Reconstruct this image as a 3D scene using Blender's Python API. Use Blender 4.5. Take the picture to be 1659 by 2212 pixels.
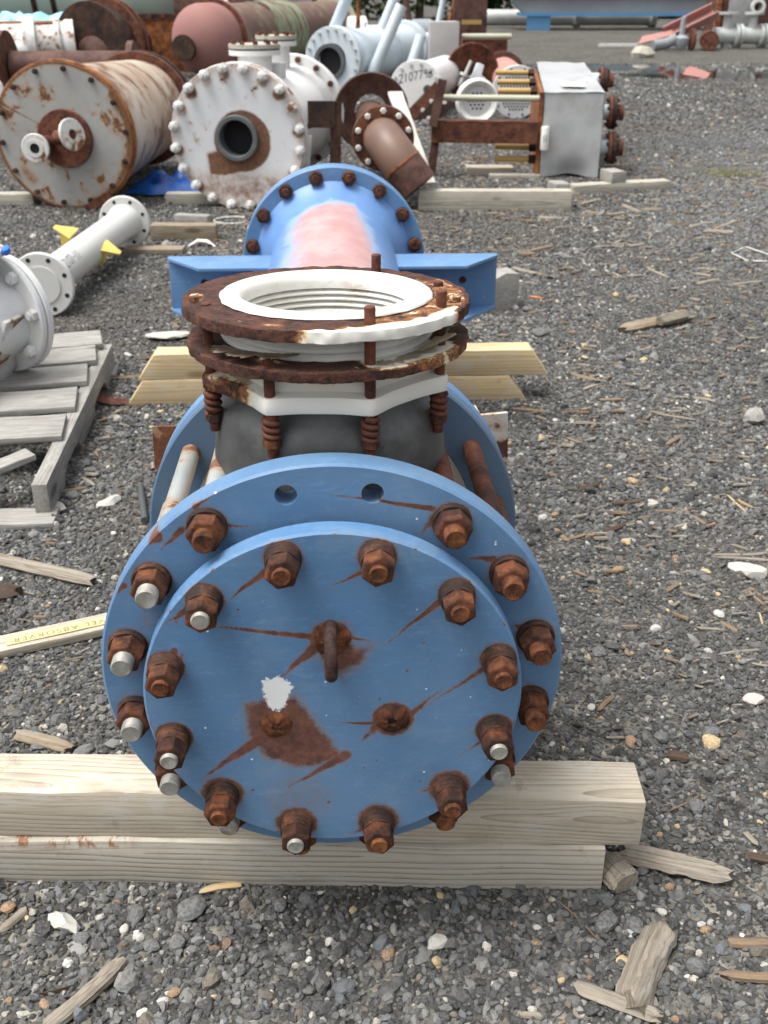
import bpy, bmesh, math, random
import numpy as np
from mathutils import Vector, Matrix, Euler, noise as mnoise
rad = math.radians
pi = math.pi
SC = bpy.context.scene
COL = SC.collection
for o in list(bpy.data.objects):
    bpy.data.objects.remove(o)

# ------------------------------------------------------------------ camera
cam = bpy.data.cameras.new('camera')
camera = bpy.data.objects.new('camera', cam)
COL.objects.link(camera)
SC.camera = camera
camera.location = (0.018, 0.0, 1.277)
camera.rotation_euler = (rad(90 - 27.0), 0, rad(-2.45))
cam.sensor_fit = 'VERTICAL'
cam.sensor_height = 36.0
cam.sensor_width = 27.0
cam.lens = 2239.0 / 2212.0 * 36.0
cam.clip_start = 0.05
cam.clip_end = 600
cam.dof.use_dof = True
cam.dof.focus_distance = 1.5
cam.dof.aperture_fstop = 9.0

# ------------------------------------------------------------------ sky and sun (overcast)
SUN_EL, SUN_AZ = 68.0, -105.0          # azimuth measured from +Y towards +X
world = bpy.data.worlds.new('World')
SC.world = world
world.use_nodes = True
wn = world.node_tree
bg = wn.nodes['Background']
sky = wn.nodes.new('ShaderNodeTexSky')
sky.sky_type = 'NISHITA'
sky.sun_disc = False
sky.sun_elevation = rad(SUN_EL)
sky.sun_rotation = rad(SUN_AZ)
sky.air_density = 1.0
sky.dust_density = 6.0
sky.ozone_density = 1.0
hs = wn.nodes.new('ShaderNodeHueSaturation')
hs.inputs['Saturation'].default_value = 0.18
wn.links.new(sky.outputs[0], hs.inputs['Color'])
wn.links.new(hs.outputs[0], bg.inputs['Color'])
bg.inputs['Strength'].default_value = 0.15
sun_data = bpy.data.lights.new('sun', 'SUN')
sun_data.energy = 1.5
sun_data.angle = rad(28)
sun_data.color = (1.0, 0.97, 0.92)
sun = bpy.data.objects.new('sun', sun_data)
COL.objects.link(sun)
sd = Vector((math.sin(rad(SUN_AZ)) * math.cos(rad(SUN_EL)), math.cos(rad(SUN_AZ)) * math.cos(rad(SUN_EL)), math.sin(rad(SUN_EL))))
sun.rotation_euler = sd.to_track_quat('Z', 'Y').to_euler()
sun.location = sd * 30
SC.view_settings.view_transform = 'Standard'
SC.view_settings.look = 'None'
SC.view_settings.gamma = 1.0
SC.view_settings.use_curve_mapping = False
SC.view_settings.exposure = 0.72
SC.render.engine = 'CYCLES'
SC.cycles.use_denoising = True
SC.cycles.max_bounces = 6
SC.cycles.diffuse_bounces = 3
SC.cycles.glossy_bounces = 3
SC.cycles.transmission_bounces = 3
SC.cycles.use_adaptive_sampling = True
SC.cycles.adaptive_threshold = 0.015


# ------------------------------------------------------------------ material helpers
class Mt:
    def __init__(s, name):
        s.m = bpy.data.materials.new(name)
        s.m.use_nodes = True
        s.t = s.m.node_tree
        s.b = s.t.nodes['Principled BSDF']

    def n(s, typ, **k):
        nd = s.t.nodes.new('ShaderNode' + typ)
        for a, v in k.items():
            setattr(nd, a, v)
        return nd

    def put(s, inp, v):
        if v is None:
            return
        if isinstance(v, bpy.types.NodeSocket):
            s.t.links.new(v, inp)
        elif isinstance(v, (tuple, list)) and len(v) == 3 and len(inp.default_value) == 4:
            inp.default_value = (*v, 1)
        else:
            inp.default_value = v

    def vec(s, scale=(1, 1, 1), rnd=True):
        tc = s.n('TexCoord')
        mp = s.n('Mapping')
        s.t.links.new(tc.outputs['Object'], mp.inputs['Vector'])
        mp.inputs['Scale'].default_value = scale
        if rnd:
            oi = s.n('ObjectInfo')
            mul = s.math('MULTIPLY', oi.outputs['Random'], 37.0)
            cb = s.n('CombineXYZ')
            for i in range(3):
                s.t.links.new(mul, cb.inputs[i])
            s.t.links.new(cb.outputs[0], mp.inputs['Location'])
        return mp.outputs[0]

    def rand(s):
        return s.n('ObjectInfo').outputs['Random']

    def noise(s, vec, scale, detail=5, rough=0.6, dist=0.0, color=False):
        nd = s.n('TexNoise')
        s.put(nd.inputs['Vector'], vec)
        nd.inputs['Scale'].default_value = scale
        nd.inputs['Detail'].default_value = detail
        nd.inputs['Roughness'].default_value = rough
        nd.inputs['Distortion'].default_value = dist
        return nd.outputs['Color' if color else 'Fac']

    def voro(s, vec, scale, feature='F1', out='Distance'):
        nd = s.n('TexVoronoi', feature=feature)
        s.put(nd.inputs['Vector'], vec)
        nd.inputs['Scale'].default_value = scale
        return nd.outputs[out]

    def math(s, op, a, b=None, c=None):
        nd = s.n('Math', operation=op)
        s.put(nd.inputs[0], a)
        s.put(nd.inputs[1], b)
        s.put(nd.inputs[2], c)
        return nd.outputs[0]

    def mr(s, f, a, b, c=0.0, d=1.0):
        nd = s.n('MapRange', interpolation_type='SMOOTHSTEP')
        for i, v in enumerate((f, a, b, c, d)):
            s.put(nd.inputs[i], v)
        return nd.outputs[0]

    def ramp(s, f, stops):
        nd = s.n('ValToRGB')
        e = nd.color_ramp.elements
        while len(e) < len(stops):
            e.new(0.5)
        for i, (p, c) in enumerate(stops):
            e[i].position = p
            e[i].color = (*c, 1)
        s.put(nd.inputs[0], f)
        return nd.outputs[0]

    def mix(s, f, a, b, mode='MIX'):
        nd = s.n('Mix', data_type='RGBA', blend_type=mode)
        s.put(nd.inputs[0], f)
        s.put(nd.inputs[6], a)
        s.put(nd.inputs[7], b)
        return nd.outputs[2]

    def attr(s, name, typ='GEOMETRY', out='Fac'):
        nd = s.n('Attribute', attribute_name=name, attribute_type=typ)
        return nd.outputs[out]

    def bump(s, h, strength=0.5, dist=0.002, normal=None):
        nd = s.n('Bump')
        nd.inputs['Strength'].default_value = strength
        nd.inputs['Distance'].default_value = dist
        s.put(nd.inputs['Height'], h)
        s.put(nd.inputs['Normal'], normal)
        return nd.outputs[0]

    def out(s, color=None, rough=None, metal=None, normal=None, spec=None):
        s.put(s.b.inputs['Base Color'], color)
        s.put(s.b.inputs['Roughness'], rough)
        s.put(s.b.inputs['Metallic'], metal)
        s.put(s.b.inputs['Normal'], normal)
        s.put(s.b.inputs['Specular IOR Level'], spec)
        return s.m


R_DARK, R_MID, R_HOT = (0.038, 0.017, 0.012), (0.115, 0.042, 0.021), (0.30, 0.10, 0.032)


def rust_mat(name, dark=R_DARK, mid=R_MID, hot=R_HOT, scale=40.0, bias=0.0, bump=0.6, bdist=0.0012, rough=0.8):
    k = Mt(name)
    v = k.vec()
    f = k.noise(v, scale, 7, 0.68)
    g = k.noise(v, scale * 5, 4, 0.6)
    h = k.math('ADD', k.math('MULTIPLY', f, 0.75), k.math('MULTIPLY', g, 0.25))
    c = k.ramp(h, [(0.40 + bias, dark), (0.50 + bias, mid), (0.62 + bias, hot)])
    return k.out(c, rough, 0.0, k.bump(h, bump, bdist), 0.3)


def paint_mat(name, col, col2=None, rust=0.78, scale=9.0, rough=0.45, edge=0.05, use_attr=False, white=False, speck=False,
              hot=(0.28, 0.11, 0.04), dark=(0.055, 0.022, 0.015), halo=0.10, halo_amt=0.5, stretch=(1, 1, 1), spec=0.4, bump=0.25, halo_col=(0.36, 0.20, 0.09), nscale=75):
    k = Mt(name)
    v = k.vec(stretch)
    big = k.noise(v, scale * 0.35, 4, 0.6)
    base = k.mix(k.mr(big, 0.35, 0.7), col, col2 or tuple(min(1, x * 1.12 + 0.01) for x in col))
    fine = k.noise(v, scale * 14, 3, 0.6)
    base = k.mix(k.math('MULTIPLY', k.mr(fine, 0.4, 0.75), 0.12), base, tuple(x * 0.7 for x in col))
    if speck:
        sc = k.noise(k.vec((1, 1, 3.5)), 26, 8, 0.78, 1.2)
        base = k.mix(k.mr(sc, 0.50, 0.74, 0, 0.50), base, tuple(min(1, x * 1.5 + 0.06) for x in col))
        ch = k.noise(v, 9, 7, 0.72, 0.8)
        base = k.mix(k.mr(ch, 0.48, 0.72, 0, 0.38), base, (0.23, 0.32, 0.42))
        dk = k.noise(v, 3.2, 6, 0.7)
        base = k.mix(k.mr(dk, 0.45, 0.75, 0, 0.5), base, tuple(x * 0.72 for x in col))
        d = k.voro(v, 70.0)
        sel = k.n('SeparateColor')
        k.put(sel.inputs[0], k.voro(v, 70.0, out='Color'))
        sp = k.math('MULTIPLY', k.mr(d, 0.13, 0.08), k.mr(sel.outputs[0], 0.90, 0.92))
        base = k.mix(sp, base, (0.75, 0.76, 0.76))
    r = k.noise(v, scale, 9, 0.68, 0.3)
    if use_attr:
        a = k.attr('rust')
        an = k.math('ADD', a, k.math('MULTIPLY', k.math('SUBTRACT', k.noise(v, nscale, 8, 0.78), 0.5), k.math('MULTIPLY_ADD', a, 1.35, 0.10)))
        mask = k.mr(an, 0.38, 0.68, 0, 0.95)
        halo_m = k.mr(an, 0.12, 0.60, 0, 0.8)
        if rust < 1:
            mask = k.math('MAXIMUM', mask, k.mr(r, rust, rust + edge))
            halo_m = k.math('MAXIMUM', halo_m, k.mr(r, rust - halo, rust + edge))
    else:
        mask = k.mr(r, rust, rust + edge)
        halo_m = k.mr(r, rust - halo, rust + edge)
    rv = k.noise(v, 60, 6, 0.7)
    rc = k.ramp(rv, [(0.32, dark), (0.5, tuple((a + b) / 2 for a, b in zip(dark, hot))), (0.68, hot)])
    base = k.mix(k.math('MULTIPLY', halo_m, halo_amt), base, halo_col)
    base = k.mix(mask, base, rc)
    if white:
        w = k.mr(k.math('ADD', k.attr('white'), k.math('MULTIPLY', k.math('SUBTRACT', k.noise(v, 110, 7, 0.8), 0.5), 1.7)), 0.40, 0.55)
        base = k.mix(w, base, (0.80, 0.83, 0.82))
        mask = k.math('MULTIPLY', mask, k.math('SUBTRACT', 1.0, w))
    rgh = k.mr(mask, 0, 1, rough, 0.85)
    bh = k.math('ADD', k.math('MULTIPLY', k.math('MULTIPLY', rv, mask), 0.6), k.math('MULTIPLY', k.math('SUBTRACT', 1.0, mask), 0.5))
    return k.out(base, rgh, 0.0, k.bump(bh, bump, 0.0015), spec)


def wood_mat(name, light, dark, ring=(0.5, 6.0), crack=0.6, rough=0.8, knots=True, bump=0.5, stain=None, box=None):
    """boards run along local X; growth rings about an off-centre pith"""
    k = Mt(name)
    v = k.vec((1, 1, 1))
    sep = k.n('SeparateXYZ')
    k.put(sep.inputs[0], k.vec((1, 1, 1), rnd=False))
    rn = k.rand()
    wob = k.noise(k.vec((0.9, 3, 3)), 1.5, 2, 0.5)
    yy = k.math('ADD', sep.outputs[1], k.math('MULTIPLY', k.math('SUBTRACT', k.math('FRACT', k.math('MULTIPLY', rn, 7.3)), 0.4), 0.12))
    zz = k.math('ADD', sep.outputs[2], k.math('SUBTRACT', k.math('MULTIPLY', rn, 0.05), 0.075))
    r = k.math('SQRT', k.math('ADD', k.math('MULTIPLY', yy, yy), k.math('MULTIPLY', zz, zz)))
    r = k.math('ADD', r, k.math('MULTIPLY', wob, 0.05))
    ph = k.math('FRACT', k.math('MULTIPLY', r, ring[1] * 26.0))
    rw = k.math('SUBTRACT', 1.0, k.math('POWER', ph, 3.0))
    g = k.noise(k.vec((2.2, 60, 60)), 3.0, 6, 0.65, 0.2)
    f = k.math('ADD', k.math('MULTIPLY', g, 1 - ring[0] * 0.6), k.math('MULTIPLY', rw, ring[0] * 0.6))
    c = k.ramp(f, [(0.25, dark), (0.48, tuple((a * 0.45 + b * 0.55) for a, b in zip(dark, light))), (0.72, light)])
    big = k.noise(k.vec((1, 3, 3)), 6.0, 6, 0.7)
    c = k.mix(k.mr(big, 0.45, 0.75, 0, 0.5), c, dark)
    gy = k.noise(k.vec((1, 2, 2)), 11.0, 8, 0.75, 0.6)
    grey = sum(light) / 3
    c = k.mix(k.mr(gy, 0.50, 0.66, 0, 0.55), c, (grey * 1.12, grey * 1.08, grey * 1.0))
    dt = k.noise(v, 16, 8, 0.78)
    c = k.mix(k.mr(dt, 0.58, 0.74, 0, 0.5), c, tuple(x * 0.5 for x in dark))
    ck = k.noise(k.vec((2.0, 90, 90)), 2.0, 4, 0.6)
    cm = k.mr(ck, 0.66, 0.74, 0, crack)
    c = k.mix(cm, c, tuple(x * 0.25 for x in dark))
    if knots:
        d = k.voro(k.vec((2.6, 8, 8)), 1.0)
        c = k.mix(k.mr(d, 0.17, 0.07, 0, 0.7), c, tuple(x * 0.45 for x in dark))
    if stain:
        sm = k.mr(k.noise(v, 9, 6, 0.7), 0.62, 0.7, 0, 0.9)
        c = k.mix(sm, c, stain)
    if box:
        bx = k.math('MULTIPLY', k.mr(sep.outputs[0], box[0] - .03, box[0] + .02), k.mr(sep.outputs[0], box[1] + .03, box[1] - .03))
        bx = k.math('MULTIPLY', bx, k.math('MULTIPLY', k.mr(sep.outputs[2], 0.068, 0.082), k.mr(sep.outputs[1], 0.05, 0.02)))
        nz = k.math('MULTIPLY', bx, k.mr(k.noise(k.vec((1.3, 0.5, 0.5)), 38, 7, 0.75), 0.50, 0.60))
        c = k.mix(k.math('MULTIPLY', nz, 0.85), c, (0.24, 0.088, 0.034))
    h = k.math('SUBTRACT', f, k.math('MULTIPLY', cm, 1.5))
    return k.out(c, rough, 0, k.bump(h, bump, 0.002), 0.25)


def flat_mat(name, col, rough=0.6, metal=0.0, var=0.15, scale=20, bump=0.15, spec=0.4, dirt=None):
    k = Mt(name)
    v = k.vec()
    f = k.noise(v, scale, 5, 0.6)
    c = k.mix(k.mr(f, 0.3, 0.7), tuple(x * (1 - var) for x in col), tuple(min(1, x * (1 + var)) for x in col))
    if dirt:
        c = k.mix(k.mr(k.noise(v, scale * 0.3, 7, 0.7), 0.5, 0.72, 0, 0.8), c, dirt)
    return k.out(c, k.mr(f, 0.3, 0.7, rough - 0.06, rough + 0.06), metal, k.bump(f, bump, 0.001), spec)


MAT = {}
BLUE = (0.094, 0.205, 0.375)
MAT['blue'] = paint_mat('blue_paint', BLUE, (0.130, 0.242, 0.40), rust=2, rough=0.42, use_attr=True, white=True, speck=True, hot=(0.20, 0.080, 0.050), dark=(0.062, 0.025, 0.019), halo_amt=0.75, halo_col=(0.235, 0.165, 0.115))
MAT['blue2'] = paint_mat('blue_paint_worn', (0.10, 0.22, 0.41), (0.15, 0.265, 0.44), rust=0.72, scale=12, rough=0.45, speck=True, halo=0.06, halo_amt=0.3)
MAT['bluegrey'] = paint_mat('blue_paint_dull', (0.068, 0.135, 0.235), (0.10, 0.155, 0.23), rust=0.74, scale=10, rough=0.6, halo_amt=0.35)
MAT['nut'] = rust_mat('rusted_nut', (0.024, 0.012, 0.009), (0.080, 0.029, 0.015), (0.17, 0.058, 0.022), 34, bias=0.0)
MAT['nut2'] = rust_mat('dark_rusted_nut', (0.028, 0.014, 0.011), (0.075, 0.028, 0.016), (0.20, 0.065, 0.022), 30, bias=0.03)
MAT['washer'] = rust_mat('rusted_washer', (0.026, 0.015, 0.012), (0.060, 0.028, 0.018), (0.19, 0.07, 0.028), 26, bias=0.04)
MAT['studrust'] = rust_mat('rusted_stud', (0.040, 0.017, 0.011), (0.115, 0.039, 0.016), (0.21, 0.078, 0.028), 60)
MAT['studbright'] = flat_mat('galvanised_stud', (0.30, 0.295, 0.265), 0.5, 0.2, 0.25, 70, dirt=(0.16, 0.085, 0.04))
MAT['rod'] = rust_mat('rusted_rod', (0.045, 0.018, 0.013), (0.10, 0.036, 0.022), (0.17, 0.06, 0.032), 22, rough=0.75)
MAT['galv'] = paint_mat('galvanised_pipe', (0.27, 0.295, 0.29), (0.35, 0.37, 0.355), rust=0.57, scale=10, rough=0.42, hot=(0.24, 0.11, 0.05), dark=(0.10, 0.045, 0.03), halo_amt=0.8, spec=0.5)
MAT['shell'] = paint_mat('stained_shell', (0.36, 0.30, 0.23), (0.30, 0.22, 0.14), rust=0.62, scale=7, rough=0.35, stretch=(1, .5, 1), hot=(0.36, 0.17, 0.06), dark=(0.14, 0.07, 0.04), halo=0.2, halo_amt=0.7)
MAT['ringrust'] = None
MAT['frp'] = flat_mat('grey_fibreglass', (0.060, 0.062, 0.062), 0.45, 0, 0.35, 14, 0.4, 0.45, dirt=(0.14, 0.14, 0.135))
MAT['ptfe'] = paint_mat('white_liner', (0.80, 0.80, 0.77), (0.72, 0.70, 0.64), rust=0.62, scale=11, rough=0.35, hot=(0.50, 0.32, 0.12), dark=(0.35, 0.22, 0.09), halo_amt=0.6, edge=0.1)
MAT['ptfe2'] = flat_mat('white_plastic', (0.74, 0.73, 0.69), 0.4, 0, 0.08, 14, 0.15, 0.4, dirt=(0.55, 0.49, 0.40))
MAT['flake'] = flat_mat('peeled_paint', (0.42, 0.32, 0.24), 0.7, 0, 0.3, 30, 0.4, 0.3, dirt=(0.62, 0.55, 0.44))
MAT['flakew'] = flat_mat('peeled_white_paint', (0.68, 0.62, 0.50), 0.7, 0, 0.2, 30, 0.4, 0.3, dirt=(0.45, 0.28, 0.14))
MAT['pink'] = paint_mat('pink_primer', (0.42, 0.20, 0.17), (0.47, 0.25, 0.21), rust=0.78, scale=5, rough=0.75)
MAT['pine'] = wood_mat('fresh_pine', (0.62, 0.49, 0.30), (0.44, 0.31, 0.16), (0.75, 3.4), 0.15, knots=True, bump=0.15)
MAT['timber'] = wood_mat('sawn_timber', (0.54, 0.485, 0.39), (0.28, 0.232, 0.17), (0.6, 5.5), 0.35, stain=None)
MAT['timber2'] = wood_mat('sawn_timber_grey', (0.46, 0.435, 0.365), (0.23, 0.20, 0.155), (0.9, 4.2), 0.35)
MAT['timber2s'] = wood_mat('sawn_timber_stained', (0.47, 0.435, 0.365), (0.23, 0.20, 0.155), (0.9, 3.6), 0.35, box=(0.28, 0.52))
MAT['drift'] = wood_mat('driftwood_grain', (0.35, 0.305, 0.245), (0.085, 0.07, 0.055), (0.3, 7.0), 0.95, 0.9, knots=False, bump=1.0)
MAT['weather'] = wood_mat('weathered_wood', (0.40, 0.385, 0.355), (0.125, 0.115, 0.10), (0.25, 6.0), 0.9, 0.9)
MAT['weather2'] = wood_mat('weathered_brown_wood', (0.34, 0.28, 0.20), (0.13, 0.095, 0.065), (0.25, 6.0), 0.8, 0.9)
MAT['chipg'] = wood_mat('grey_scrap_wood', (0.34, 0.30, 0.235), (0.10, 0.082, 0.065), (0.2, 6.0), 0.8, 0.9, knots=False)
MAT['chipb'] = wood_mat('brown_scrap_wood', (0.27, 0.195, 0.13), (0.095, 0.065, 0.045), (0.2, 6.0), 0.8, 0.9, knots=False)
MAT['chipd'] = wood_mat('dark_scrap_wood', (0.11, 0.07, 0.048), (0.035, 0.024, 0.02), (0.2, 6.0), 0.8, 0.9, knots=False)
MAT['chipy'] = wood_mat('pale_scrap_wood', (0.50, 0.38, 0.21), (0.28, 0.18, 0.09), (0.2, 6.0), 0.5, 0.9, knots=False)
MAT['chipo'] = rust_mat('orange_scrap', (0.16, 0.06, 0.03), (0.36, 0.14, 0.06), (0.5, 0.24, 0.12), 40)
MAT['whitewood'] = wood_mat('bleached_wood', (0.72, 0.70, 0.64), (0.42, 0.39, 0.33), (0.15, 6.0), 0.9, 0.9, knots=False)
MAT['black'] = flat_mat('black_ink', (0.02, 0.022, 0.03), 0.6, 0, 0.1)
MAT['label'] = flat_mat('cream_label', (0.66, 0.55, 0.26), 0.5, 0, 0.08, 15)


# ------------------------------------------------------------------ mesh helpers
class MB:
    def __init__(s):
        s.v = []
        s.f = []

    def add(s, vs, fs, mat=None):
        o = len(s.v)
        for p in vs:
            p = Vector(p)
            s.v.append(tuple(mat @ p) if mat else tuple(p))
        s.f += [tuple(i + o for i in f) for f in fs]
        return s

    def box(s, x0, x1, y0, y1, z0, z1, mat=None):
        vs = [(x0, y0, z0), (x1, y0, z0), (x1, y1, z0), (x0, y1, z0), (x0, y0, z1), (x1, y0, z1), (x1, y1, z1), (x0, y1, z1)]
        return s.add(vs, [(0, 3, 2, 1), (4, 5, 6, 7), (0, 1, 5, 4), (1, 2, 6, 5), (2, 3, 7, 6), (3, 0, 4, 7)], mat)

    def lathe(s, prof, seg=48, axis='Z', mat=None, phase=0.0, close=False):
        """prof: list of (r, h); r=0 gives a pole"""
        vs, fs, rows = [], [], []
        for r, h in prof:
            if r <= 1e-9:
                rows.append([len(vs)])
                vs.append((0, 0, h))
            else:
                rows.append(list(range(len(vs), len(vs) + seg)))
                for i in range(seg):
                    a = 2 * pi * i / seg + phase
                    vs.append((r * math.cos(a), r * math.sin(a), h))
        pairs = list(zip(rows[:-1], rows[1:]))
        if close:
            pairs.append((rows[-1], rows[0]))
        for A, B in pairs:
            for i in range(seg):
                j = (i + 1) % seg
                if len(A) == 1 and len(B) == 1:
                    continue
                if len(A) == 1:
                    fs.append((A[0], B[i], B[j]))
                elif len(B) == 1:
                    fs.append((A[i], A[j], B[0]))
                else:
                    fs.append((A[i], A[j], B[j], B[i]))
        if axis == 'Y':
            vs = [(x, h, y) for x, y, h in vs]
        elif axis == 'X':
            vs = [(h, x, y) for x, y, h in vs]
        return s.add(vs, fs, mat)

    def tube(s, pts, r, seg=10, caps=True, mat=None):
        pts = [Vector(p) for p in pts]
        n = len(pts)
        rs = r if isinstance(r, (list, tuple)) else [r] * n
        vs, fs = [], []
        prev = None
        for i, p in enumerate(pts):
            t = (pts[min(i + 1, n - 1)] - pts[max(i - 1, 0)]).normalized()
            if prev is None:
                u = t.orthogonal().normalized()
            else:
                u = (prev - t * prev.dot(t)).normalized()
            prev = u
            w = t.cross(u)
            for k in range(seg):
                a = 2 * pi * k / seg
                vs.append(p + (u * math.cos(a) + w * math.sin(a)) * rs[i])
        for i in range(n - 1):
            for k in range(seg):
                j = (k + 1) % seg
                fs.append((i * seg + k, i * seg + j, (i + 1) * seg + j, (i + 1) * seg + k))
        if caps:
            fs.append(tuple(range(seg))[::-1])
            fs.append(tuple((n - 1) * seg + k for k in range(seg)))
        return s.add(vs, fs, mat)

    def prism(s, poly, y0, y1, axis='Y', mat=None):
        """2D polygon extruded; axis Y: poly is (x,z); axis X: poly is (y,z); axis Z: poly is (x,y)"""
        n = len(poly)
        f3 = {'Y': lambda a, b, c: (a, c, b), 'X': lambda a, b, c: (c, a, b), 'Z': lambda a, b, c: (a, b, c)}[axis]
        vs = [f3(a, b, y0) for a, b in poly] + [f3(a, b, y1) for a, b in poly]
        fs = [tuple(range(n)), tuple(range(2 * n - 1, n - 1, -1))]
        fs += [(i, (i + 1) % n, (i + 1) % n + n, i + n) for i in range(n)]
        return s.add(vs, fs, mat)

    def mesh(s, name, mat=None, smooth=35, bevel=0.0, recalc=True, jitter=0.0, seed=0):
        me = bpy.data.meshes.new(name)
        me.from_pydata(s.v, [], s.f)
        if recalc or bevel:
            bm = bmesh.new()
            bm.from_mesh(me)
            bmesh.ops.recalc_face_normals(bm, faces=bm.faces)
            if bevel:
                es = [e for e in bm.edges if len(e.link_faces) == 2 and e.calc_face_angle(0) > rad(40)]
                bmesh.ops.bevel(bm, geom=es, offset=bevel, segments=2, profile=0.6, affect='EDGES', clamp_overlap=True)
            bm.to_mesh(me)
            bm.free()
        if jitter:
            n = len(me.vertices)
            co = np.empty(n * 3)
            me.vertices.foreach_get('co', co)
            rg = np.random.default_rng(seed)
            co += rg.uniform(-jitter, jitter, n * 3)
            me.vertices.foreach_set('co', co)
        if smooth:
            me.polygons.foreach_set('use_smooth', [True] * len(me.polygons))
            me.set_sharp_from_angle(angle=rad(smooth))
        if mat:
            me.materials.append(MAT[mat] if isinstance(mat, str) else mat)
        me.update()
        return me


def ob(name, me, parent=None, loc=(0, 0, 0), rot=(0, 0, 0), scale=None):
    o = bpy.data.objects.new(name, me)
    COL.objects.link(o)
    if parent is not None:
        o.parent = parent
    o.location = loc
    o.rotation_euler = rot
    if scale is not None:
        o.scale = scale if isinstance(scale, (tuple, list)) else (scale,) * 3
    return o


def tag(o, label, cat, group=None):
    o['label'] = label
    o['category'] = cat
    if group:
        o['group'] = group
    return o


def thing(name, label, cat, loc=(0, 0, 0), rotz=0.0, group=None):
    o = bpy.data.objects.new(name, None)
    COL.objects.link(o)
    o.empty_display_size = 0.05
    o.location = loc
    o.rotation_euler = (0, 0, rotz)
    return tag(o, label, cat, group)


def fattr(me, name, vals):
    a = me.attributes.new(name, 'FLOAT', 'POINT')
    a.data.foreach_set('value', np.asarray(vals, dtype=np.float32))


def coords(me):
    co = np.empty(len(me.vertices) * 3)
    me.vertices.foreach_get('co', co)
    return co.reshape(-1, 3)


def remat(me, mat):
    m2 = me.copy()
    m2.materials.clear()
    m2.materials.append(MAT[mat] if isinstance(mat, str) else mat)
    return m2


def hexprof(af, h0, h1, ch=0.12):
    """hex nut along Y from h0 (base) to h1 (towards -Y), chamfered"""
    mb = MB()
    r = af / math.sqrt(3)
    sg = -1 if h1 < h0 else 1
    c = ch * af * 0.55
    mb.lathe([(0, h0), (r, h0), (r, h1 - sg * c), (r * 0.88, h1), (0, h1)], 6, 'Y', phase=random.random())
    return mb


random.seed(5)
# ------------------------------------------------------------------ ground
def ground_mat():
    k = Mt('gravel_yard')
    v = k.vec(rnd=False)
    pos = k.n('NewGeometry').outputs['Position']
    c1 = k.voro(pos, 75.0, out='Color')
    sep = k.n('SeparateColor')
    k.put(sep.inputs[0], c1)
    peb = k.ramp(sep.outputs[0], [(0.0, (0.035, 0.035, 0.034)), (0.45, (0.075, 0.074, 0.071)), (0.8, (0.14, 0.138, 0.13)), (0.93, (0.30, 0.28, 0.24)), (1.0, (0.46, 0.42, 0.34))])
    c2 = k.voro(pos, 24.0, out='Color')
    sep2 = k.n('SeparateColor')
    k.put(sep2.inputs[0], c2)
    peb2 = k.ramp(sep2.outputs[1], [(0.0, (0.045, 0.044, 0.042)), (0.5, (0.09, 0.089, 0.086)), (0.9, (0.17, 0.165, 0.15)), (1.0, (0.40, 0.37, 0.31))])
    c = k.mix(0.4, peb, peb2)
    big = k.noise(pos, 0.8, 9, 0.78)
    c = k.mix(k.mr(big, 0.45, 0.72, 0, 0.75), c, (0.052, 0.049, 0.046))
    red = k.noise(pos, 0.9, 6, 0.75, 0.5)
    c = k.mix(k.mr(red, 0.60, 0.72, 0, 0.55), c, (0.15, 0.105, 0.075))
    lite = k.noise(pos, 0.32, 5, 0.65)
    c = k.mix(k.mr(lite, 0.5, 0.75, 0, 0.4), c, (0.17, 0.172, 0.172))
    d = k.voro(pos, 75.0)
    h = k.math('SUBTRACT', 1.0, d)
    return k.out(k.mix(1.0, c, (0.90, 0.885, 0.865), 'MULTIPLY'), 0.95, 0, k.bump(h, 0.8, 0.008), 0.08)


ring_n = 72
gm = MB()
rads = [0, 3, 6, 10, 16, 26, 45, 80, 150, 300, 500]
gm.lathe([(r, 0) for r in rads], ring_n, 'Z')
gme = gm.mesh('ground', None, smooth=0, recalc=False)
gme.materials.append(ground_mat())
gme.flip_normals()
g = ob('ground', gme, None, (0, 4, 0))
g['kind'] = 'structure'


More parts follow.
